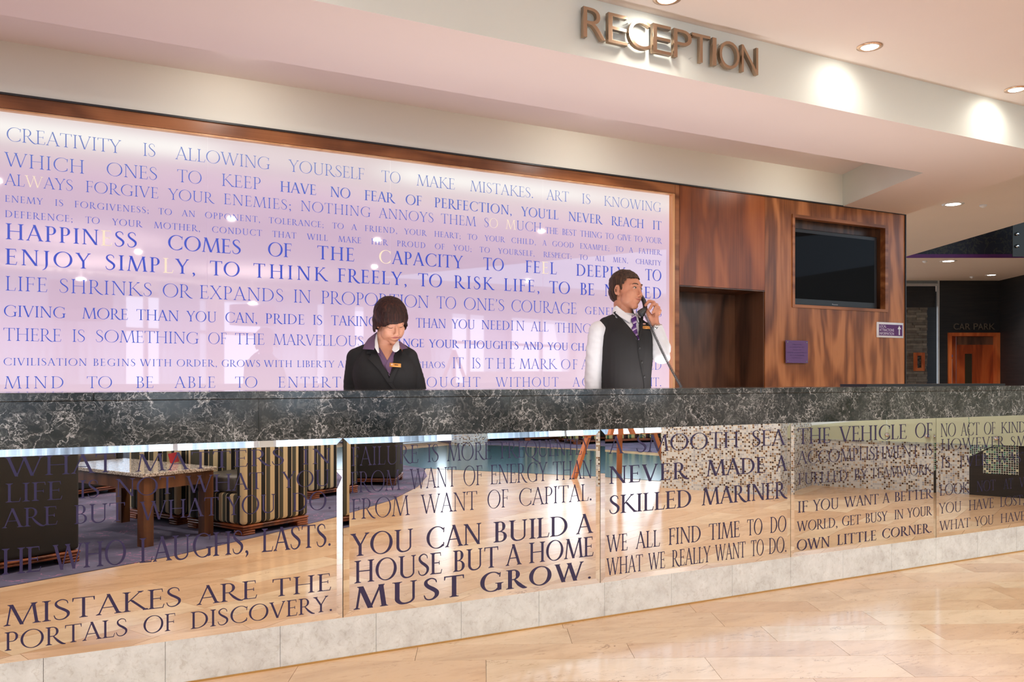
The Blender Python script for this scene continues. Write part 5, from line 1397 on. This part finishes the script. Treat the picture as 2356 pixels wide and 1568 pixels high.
# hair: rounded bob with a fringe, built in the frame of the head
h = Blob()
h.ell((0, .018, .040), (.090, .110, .094)); h.ell((0, .030, -.005), (.091, .092, .088)); h.ell((0, -.020, .036), (.084, .082, .076)); h.ell((-.0, .045, -.05), (.080, .068, .06)); h.ell((-.066, .006, -.030), (.030, .048, .050)); h.ell((.066, .006, -.030), (.030, .048, .050))
hair = h.grow('hair', .0045, 3, M['hair_w'], W_)
for v in hair.data.vertices:
    p = v.co; az = math.atan2(p.x, -p.y); n1 = noise.noise(Vector((az * 16, p.z * 4, 1.3))); n2 = noise.noise(Vector((az * 45, p.z * 6, 7.1)))
    d = Vector((p.x, p.y, p.z - .02)).normalized(); v.co = p + d * (n1 * .003 + n2 * .0018)
def fringe(c):
    az = math.atan2(c.x, -c.y); j = noise.noise(Vector((az * 22, 0, 3.1))) * .010 + noise.noise(Vector((az * 60, 0, 9.1))) * .006
    if c.z < -.058 + j - max(0, c.y) * .25: return True
    if c.y < -.036: return c.z < .036 + j - 1.1 * max(0, abs(c.x) - .035) - (.006 if c.x < 0 else .0)
    if c.y < -.004: return c.z < -.030 + j + (.02 if c.y < -.02 else 0)
    return False
carve(hair, fringe, .006); hair.data.transform(Matrix.Scale(.975, 4)); hair.data.transform(XH)
# jacket
j = Blob()
j.loft([(.76, 0, 0, .185, .13), (.90, 0, 0, .178, .125), (1.03, 0, 0, .158, .112), (1.15, -.005, -.010, .172, .126), (1.22, -.008, -.008, .165, .116), (1.275, -.012, .0, .135, .090), (1.32, -.014, .006, .088, .074), (1.355, -.014, .012, .062, .062)])
j.cap((-.070, .005, 1.300, .048), (-.163, .005, 1.256, .054)); j.cap((.050, .005, 1.300, .048), (.113, .005, 1.256, .054))
j.cap((-.163, .005, 1.255, .054), (-.180, .02, 1.13, .055), (-.183, .02, 1.03, .053), (-.15, -.15, .87, .042)); j.cap((.113, .005, 1.255, .054), (.148, .02, 1.13, .055), (.168, .02, 1.03, .052), (.15, -.16, .87, .042))
jacket = j.grow('jacket', .0055, 5, M['suit'], W_)
for v in jacket.data.vertices:
    p = v.co; v.co = p + Vector((0, -1, 0)) * .006 * noise.noise(Vector((p.x * 9, 2.2, p.z * 5)))
VJ = [W2(836, 795), W2(868, 772), W2(900, 780), W2(925, 790), W2(938, 800), W2(905, 872), W2(903, 878)]
carve(jacket, lambda c: (c.y < .03 and in_poly(c.x, c.z, [W2(856, 800), W2(866, 768), W2(926, 772), W2(930, 806), W2(906, 862)])) or (c.z > 1.335 and abs(c.x + .005) < .055 and c.y < .03) or c.z > 1.372 or c.z < .78)
sh = Blob(); sh.loft([(.95, 0, 0, .135, .095), (1.03, 0, 0, .128, .092), (1.15, -.005, -.014, .144, .106), (1.24, -.008, -.011, .138, .094), (1.295, -.012, .0, .108, .070), (1.33, -.015, .008, .070, .060), (1.37, -.014, .010, .062, .058)])
shirt = sh.grow('shirt', .005, 4, M['purple_shirt'], W_)
carve(shirt, lambda c: (c.y < .02 and in_poly(c.x, c.z, [W2(868, 790), W2(866, 750), W2(920, 750), W2(914, 800), W2(895, 834)])) or c.z > 1.352)
bw = bvh_of(jacket, shirt, body_w)
bj = bvh_of(jacket, body_w)
# shirt facing, collar and lapels
strip('shirt_facing', [W2(872, 806), W2(897, 838), W2(905, 864)], [W2(878, 800), W2(899, 832), W2(908, 866)], bw, M['purple_shirt'], W_, .002, .002)
strip('shirt_facing', [W2(911, 800), W2(900, 825), W2(893, 842), W2(905, 866)], [W2(918, 800), W2(910, 822), W2(908, 842), W2(907, 862)], bw, M['purple_shirt'], W_, .002, .002)
RW = lambda nm, A, B, mt, **k: ribbon(nm, A, B, KW, 890, mt, W_, **k)
RW('collar', [(866, 763, .01), (861, 768, -.005), (850, 779, -.035), (844, 792, -.068), (841, 804, -.088)], [(868, 764, .0), (866.5, 772, -.03), (867, 784, -.068), (869, 796, -.100), (869, 806, -.118)], M['purple_shirt'], bow=.006)
RW('collar_lining', [(866.5, 770, -.022), (867, 785, -.068), (869, 800, -.104), (878, 813, -.122)], [(868.5, 764, -.01), (872, 782, -.055), (877, 798, -.088), (880, 813, -.112)], M['white_cotton'])
RW('collar', [(919, 786, -.055), (924, 795, -.090), (930, 805, -.112)], [(922, 785, -.03), (932, 792, -.055), (943, 802, -.085)], M['purple_shirt'], bow=.006)
RW('collar_lining', [(916, 786, -.055), (910, 797, -.095), (908.5, 806, -.112), (914, 811, -.122)], [(920, 785, -.055), (925, 796, -.092), (925, 806, -.112), (919, 811, -.122)], M['white_cotton'])
strip('lapel', [W2(851, 806), W2(848, 815), W2(862, 815), W2(855, 826), W2(880, 850), W2(903, 884), W2(917, 900)], [W2(869, 802), W2(873, 812), W2(880, 822), W2(888, 838), W2(897, 852), W2(905, 872), W2(919, 896)], bj, M['lapel'], W_, .005, .004, n=26, m=8)
strip('lapel', [W2(911, 806), W2(911, 820), W2(910, 845), W2(905, 866), W2(902, 880)], [W2(926, 803), W2(931, 818), W2(926, 822), W2(928, 836), W2(911, 880)], bj, M['lapel'], W_, .004, .004, n=22, m=8)
RW('name_badge', [(906, 835, -.158), (906, 844, -.160)], [(931, 837, -.150), (931, 845.5, -.152)], M['gold_badge'], n=3, m=3, bow=0)
RW('badge_print', [(917, 838.6, -.1562), (917, 841, -.1565)], [(925, 839.2, -.1536), (925, 841.6, -.154)], M['badge_print'], n=2, m=2, bow=0, th=.0004)
RW('badge_mark', [(908.5, 837, -.1590), (909.5, 840.5, -.1593)], [(913.5, 837.3, -.1575), (912.5, 840.5, -.1580)], M['badge_mark'], n=2, m=2, bow=0, th=.0004)
tr2 = Blob()
for s in (-1, 1): tr2.cap((s * .085, .0, .90, .10), (s * .085, .0, .50, .075), (s * .088, .02, .08, .07))
tr2.loft([(.80, 0, 0, .165, .105), (.90, 0, 0, .170, .112), (1.0, 0, 0, .135, .097)]); tr2.grow('trousers', .008, 4, M['trouser'], W_)

# ---------------------------------------------------------------- man
KM = 388.0
def M2(px, py): return ((px - 1440) / KM, EYE + (HY - py) / KM)
Ym = F / KM; base = CW((1440 - CX) / F * Ym, Ym)
N_ = empty('person', (base.x, base.y, 0), -TH, label='man in black waistcoat and purple striped tie talking on a telephone', cat='person')
XM = head_xf((.004, -.005, 1.667), 46, 2, 2)
RB = Matrix.Rotation(math.radians(22), 3, 'Z')
b = Blob()
b.loft([(.86, 0, 0, .150, .10), (.98, 0, 0, .145, .105), (1.12, 0, 0, .132, .098), (1.32, .004, 0, .142, .108), (1.42, 0, 0, .135, .095), (1.48, -.005, .005, .095, .07), (1.52, -.012, .008, .06, .055)], RB)
b.cap((-.02, .01, 1.46, .066), (-.018, .012, 1.52, .059), (-.012, .015, 1.62, .057)); b.cap((-.05, .005, 1.46, .05), (-.150, .0, 1.42, .046)); b.cap((.04, .005, 1.45, .05), (.125, .02, 1.415, .046))
for s in (-1, 1):
    b.cap((s * .085, .0, .95, .090), (s * .085, .0, .52, .060), (s * .09, .02, .10, .042)); b.cap((s * .09, .03, .05, .038), (s * .10, -.15, .036, .033))
b.cap((-.155, .0, 1.41, .044), (-.185, .02, 1.15, .042), (-.19, -.06, .92, .030)); hand(b, (-.19, -.075, .89), (.05, -.35, -1), (1, 0, 0), None, .3, 1, -1)
WR = Vector((.176, -.030, 1.452))
b.cap((.135, .02, 1.405, .050), (.215, -.045, 1.285, .044), (WR.x, WR.y, WR.z, .028))
# left hand closed round the handset: palm, four curled fingers and a thumb
def F3(px, py, y, r): x, z = M2(px, py); return (x, y, z, r)
for u in (-1, -.4, .2, .8):
    b.cap(F3(1508 + u * 1.5, 750, -.030 + u * .014, .018), F3(1506 + u * 2, 733, -.030 + u * .022, .0185), F3(1508 - u * -2.5, 714 + u * 3.5, -.020 + u * .022, .0135))
b.cap(F3(1501, 745, -.040, .017), F3(1492, 728, -.052, .0155), F3(1486, 716, -.040, .0120), F3(1483, 706, -.012, .0100))     # thumb behind the handset
b.cap(F3(1509, 708, -.010, .0115), F3(1502, 696, -.030, .0105), F3(1490, 694, -.052, .0098), F3(1481.5, 704, -.056, .0086))   # index
b.cap(F3(1511, 712, -.018, .0115), F3(1508, 702, -.045, .0105), F3(1497, 702, -.070, .0098), F3(1490, 713, -.072, .0088))
b.cap(F3(1513, 717, -.024, .0112), F3(1512, 709, -.055, .0102), F3(1503, 710, -.080, .0095), F3(1497, 721, -.080, .0086))
b.cap(F3(1514, 723, -.028, .0105), F3(1515, 716, -.058, .0092), F3(1508, 718, -.080, .0085), F3(1503, 727, -.080, .0076))
HeadBlob(b, XM, 1.0, False)
body_m = b.grow('body', .0034, 6, M['skin_m'], N_)
person_bits(XM, N_, 1.0, M['lip_m'], M['brow_m'], False, .002)
h = Blob(); h.ell((0, .020, .042), (.0805, .101, .086)); h.ell((0, -.018, .042), (.0715, .066, .064)); h.ell((0, .045, -.005), (.074, .073, .075))
hair = h.grow('hair', .0045, 2, M['hair_m'], N_)
for v in hair.data.vertices:
    p = v.co; d = Vector((p.x, p.y, p.z)).normalized(); n1 = noise.noise(p * 45 + Vector((3, 1, 7))); n2 = noise.noise(p * 110); v.co = p + d * (n1 * .0026 + n2 * .0020)
def mh(c):
    az = math.atan2(c.x, -c.y); j_ = noise.noise(Vector((az * 24, 0, 3.1))) * .010 + noise.noise(Vector((az * 70, 0, 1.1))) * .005
    if c.y < -.040: return c.z < .070 + j_ + .10 * max(0, .03 - abs(c.x))
    if c.y < -.016: return c.z < .050 + j_ - (abs(c.y) < .03) * .02
    if c.y < -.003: return c.z < -.004 + j_
    if c.y < .030: return c.z < .028 + j_ * .3
    return c.z < -.070 + j_ - (c.y - .03) * .3
carve(hair, mh, .005); hair.data.transform(XM)
# shirt with sleeves
s_m = Blob(); s_m.loft([(.90, 0, 0, .150, .11), (1.0, 0, 0, .146, .11), (1.12, 0, 0, .138, .104), (1.32, .004, 0, .146, .112), (1.42, 0, 0, .140, .100), (1.48, -.005, .005, .100, .078), (1.53, -.012, .008, .068, .062)], RB); s_m.cap((-.05, .005, 1.468, .052), (-.165, -.005, 1.43, .056)); s_m.cap((.04, .005, 1.458, .052), (.130, .02, 1.42, .052))
s_m.cap((-.02, .008, 1.475, .070), (-.016, .012, 1.54, .066))
s_m.cap((-.160, -.01, 1.425, .063), (-.176, .0, 1.32, .062), (-.190, .01, 1.18, .055), (-.196, -.0, 1.05, .050), (-.19, -.055, .94, .040))
s_m.cap((.135, .02, 1.40, .056), (.185, -.02, 1.33, .056), (.205, -.045, 1.285, .054), (.208, -.045, 1.33, .048), (.192, -.035, 1.40, .042), (.180, -.030, 1.440, .038))
shirt_m = s_m.grow('shirt', .0055, 3, M['white_cotton'], N_)
for v in shirt_m.data.vertices:
    p = v.co
    if abs(p.x) > .14: v.co = p + Vector((1 if p.x > 0 else -1, -.6, 0)) * .005 * noise.noise(Vector((p.x * 12, p.y * 10, p.z * 26 + p.x * 30)))
carve(shirt_m, lambda c: c.z > 1.560 or (c.z > 1.515 and c.y < -.02 and abs(c.x - .0) < .05) or (c.z > 1.448 and c.x > .145 and c.z > 1.448 + (c.x - .145) * .2))
# waistcoat
v_ = Blob(); v_.loft([(.92, 0, 0, .157, .132), (1.0, 0, 0, .154, .130), (1.12, 0, 0, .147, .124), (1.24, .002, -.003, .152, .132), (1.34, .005, -.006, .156, .136), (1.42, .002, -.004, .148, .124), (1.475, -.004, .003, .118, .095), (1.52, -.010, .008, .078, .072)], RB)
v_.cap((-.055, .002, 1.480, .056), (-.112, -.003, 1.455, .058)); v_.cap((.045, .002, 1.468, .055), (.100, .008, 1.432, .056))
vest = v_.grow('waistcoat', .0055, 4, M['vest'], N_)
for v in vest.data.vertices:
    p = v.co; v.co = p + Vector((0, -1, 0)) * .006 * noise.noise(Vector((p.x * 7, 8.2, p.z * 9 + p.x * 6)))
VV = [M2(1407, 712), M2(1440, 700), M2(1470, 716), M2(1464, 760), M2(1459.5, 783)]
carve(vest, lambda c: (c.y < .04 and in_poly(c.x, c.z, VV)) or (c.z > 1.50 and abs(c.x) < .07) or c.z < .93)
bsm = bvh_of(shirt_m, body_m); bvm = bvh_of(vest, shirt_m)
strip('shirt_front', [M2(1416, 719), M2(1432, 748), M2(1458, 783)], [M2(1474, 722), M2(1468, 752), M2(1462, 783)], bsm, M['white_cotton'], N_, .003, .002, n=16, m=10)
bt = bvh_of(shirt_m, body_m, bpy.data.objects[N_.children[-1].name])
strip('tie', [M2(1447.5, 734), M2(1451, 748), M2(1456, 744), M2(1447, 758), M2(1452, 770), M2(1459, 784)], [M2(1461, 730), M2(1460, 748), M2(1458.5, 746), M2(1460, 760), M2(1461.5, 772), M2(1462.5, 784)], bt, M['tie'], N_, .008, .004, n=22, m=6)
strip('tie_knot', [M2(1450, 727), M2(1448, 734), M2(1449, 742), M2(1453, 749)], [M2(1459, 727), M2(1461, 734), M2(1460.5, 742), M2(1458.5, 749)], bt, M['tie'], N_, .011, .006, n=10, m=5)
strip('collar', [M2(1411, 707), M2(1409.5, 716), M2(1424, 732), M2(1444, 746)], [M2(1417, 704), M2(1428, 714), M2(1440, 724), M2(1450, 729)], bt, M['white_cotton'], N_, .013, .003, n=16, m=6)
strip('collar', [M2(1461, 718), M2(1459.5, 728), M2(1465, 744)], [M2(1462, 714), M2(1464, 724), M2(1467, 743)], bt, M['white_cotton'], N_, .012, .003, n=10, m=4)
strip('neck_edge', [M2(1409, 720), M2(1420, 736), M2(1440, 762), M2(1459, 786)], [M2(1414, 717), M2(1426, 734), M2(1446, 760), M2(1462, 783)], bvm, M['vest'], N_, .0035, .004, n=24, m=3, relax=12)
strip('neck_edge', [M2(1473.5, 722), M2(1469, 745), M2(1464, 768), M2(1460, 786)], [M2(1480, 725), M2(1475, 748), M2(1469, 770), M2(1462, 787)], bvm, M['vest'], N_, .0035, .004, n=24, m=3, relax=12)
strip('front_edge', [M2(1459, 782), M2(1460, 810), M2(1466, 838), M2(1474, 870), M2(1477, 895)], [M2(1460.3, 782), M2(1461.3, 810), M2(1467.3, 838), M2(1475.3, 870), M2(1478.3, 895)], bvm, M['lapel'], N_, .001, .0035, n=20, m=2)
for (px, py) in ((1464, 802), (1470, 833.5), (1477, 866)):
    hit = bvm.ray_cast(Vector((M2(px, py)[0], -3, M2(px, py)[1])), Vector((0, 1, 0)))[0]
    e = Blob(); e.ell((hit.x, hit.y - .002, hit.z), (.0065, .003, .0065)); e.build('button', M['button'], N_, True)
strip('name_badge', [M2(1472, 751), M2(1473, 758)], [M2(1492, 751.5), M2(1491.5, 758)], bvm, M['gold_badge'], N_, .008, .003, n=3, m=3, sm=False)
strip('pin_badge', [M2(1476, 744.5), M2(1476, 747.5)], [M2(1482, 744.5), M2(1482, 747.5)], bvm, M['badge_mark'], N_, .006, .002, n=2, m=2, sm=False)
# wrist watch
w = MB(); d = (Vector((.19, -.035, 1.40)) - WR).normalized()
ctr = WR + d * .004
Q = (-d).to_track_quat('Z', 'Y').to_matrix().to_4x4(); Q.translation = ctr
w.lathe([(.0315, -.010), (.0335, -.008), (.0335, .008), (.0315, .010)], 28, Q); simple('watch_steel', (.6, .6, .6), .22, .9)
w.build('wrist_watch', M['watch_steel'], N_, True)
Q2 = Q.copy(); Q2.translation = ctr + Vector((.0, -.030, 0)); w = MB(); w.lathe([(.014, -.004), (.014, .004)], 20, Matrix.Translation(ctr + Vector((-.012, -.033, .0))) @ Matrix.Rotation(math.pi / 2, 4, 'X')); w.build('watch_case', M['watch_steel'], N_, True)
tr2 = Blob()
for s in (-1, 1): tr2.cap((s * .085, .0, .93, .105), (s * .085, .0, .50, .078), (s * .09, .02, .08, .075))
tr2.loft([(.84, 0, 0, .155, .115), (.93, 0, 0, .158, .118), (1.04, 0, 0, .142, .108)], RB); tr2.grow('trousers', .008, 4, M['trouser'], N_)
# telephone handset, coiled cord and base on the work surface
PH = empty('telephone', (base.x, base.y, 0), -TH, label='dark grey telephone handset held to the ear of the man, with coiled cord', cat='telephone')
simple('phone_grey', srgb(42, 44, 46)[:3], .35)
pth = [(.045, .070, 1.668), (.066, .055, 1.662), (.092, .025, 1.638), (.106, -.008, 1.605), (.109, -.032, 1.572), (.104, -.050, 1.552), (.092, -.064, 1.540)]
hs = Blob(); 
for (a, c_2) in zip(pth[:-1], pth[1:]): hs.cap((*a, .0135), (*c_2, .0135))
hs.ell((.045, .068, 1.672), (.018, .024, .024)); 
q_ = Vector((.092, -.064, 1.541)); hd = Vector((-.72, -.15, -.68)).normalized(); Qh = hd.to_track_quat('Z', 'Y').to_matrix().to_4x4(); Qh.translation = q_ - hd * .012
hs.lathe([(.010, -.004), (.016, .0), (.020, .012), (.0235, .034), (.0235, .040), (.018, .042)], 20, Qh)
hs.grow('handset', .003, 5, M['phone_grey'], PH)
p0 = Vector((.100, -.070, 1.520)); p1_ = Vector(((1572 - 1440) / KM, .04, 1.085)); pts = []
n = 1100; turns = 68
for k in range(n + 1):
    u = k / n; q = p0.lerp(p1_, u); q.z -= math.sin(u * math.pi) * .035; q.x += math.sin(u * math.pi) * -.010; q.y -= math.sin(u * math.pi) ** .7 * .115
    a = 2 * math.pi * turns * u; r = .0072
    pts.append(q + Vector((math.cos(a) * r * .8, math.sin(a) * r, math.cos(a) * r * .6)))
m = MB(); m.tube(pts, .0019, 5); m.build('coiled_cord', M['phone_grey'], PH, True)
m = MB(); m.box(.30, .48, -.15, -.01, .762, .80); o = link('base_unit', bevel_mesh(m.mesh('base_unit'), .01, 2), M['phone_grey'], PH)
m = MB(); m.tube([p1_, (.40, .0, .95), (.40, -.06, .80)], .004, 6); m.build('cord_end', M['phone_grey'], PH)
for p in (W_, N_):
    rx = 0
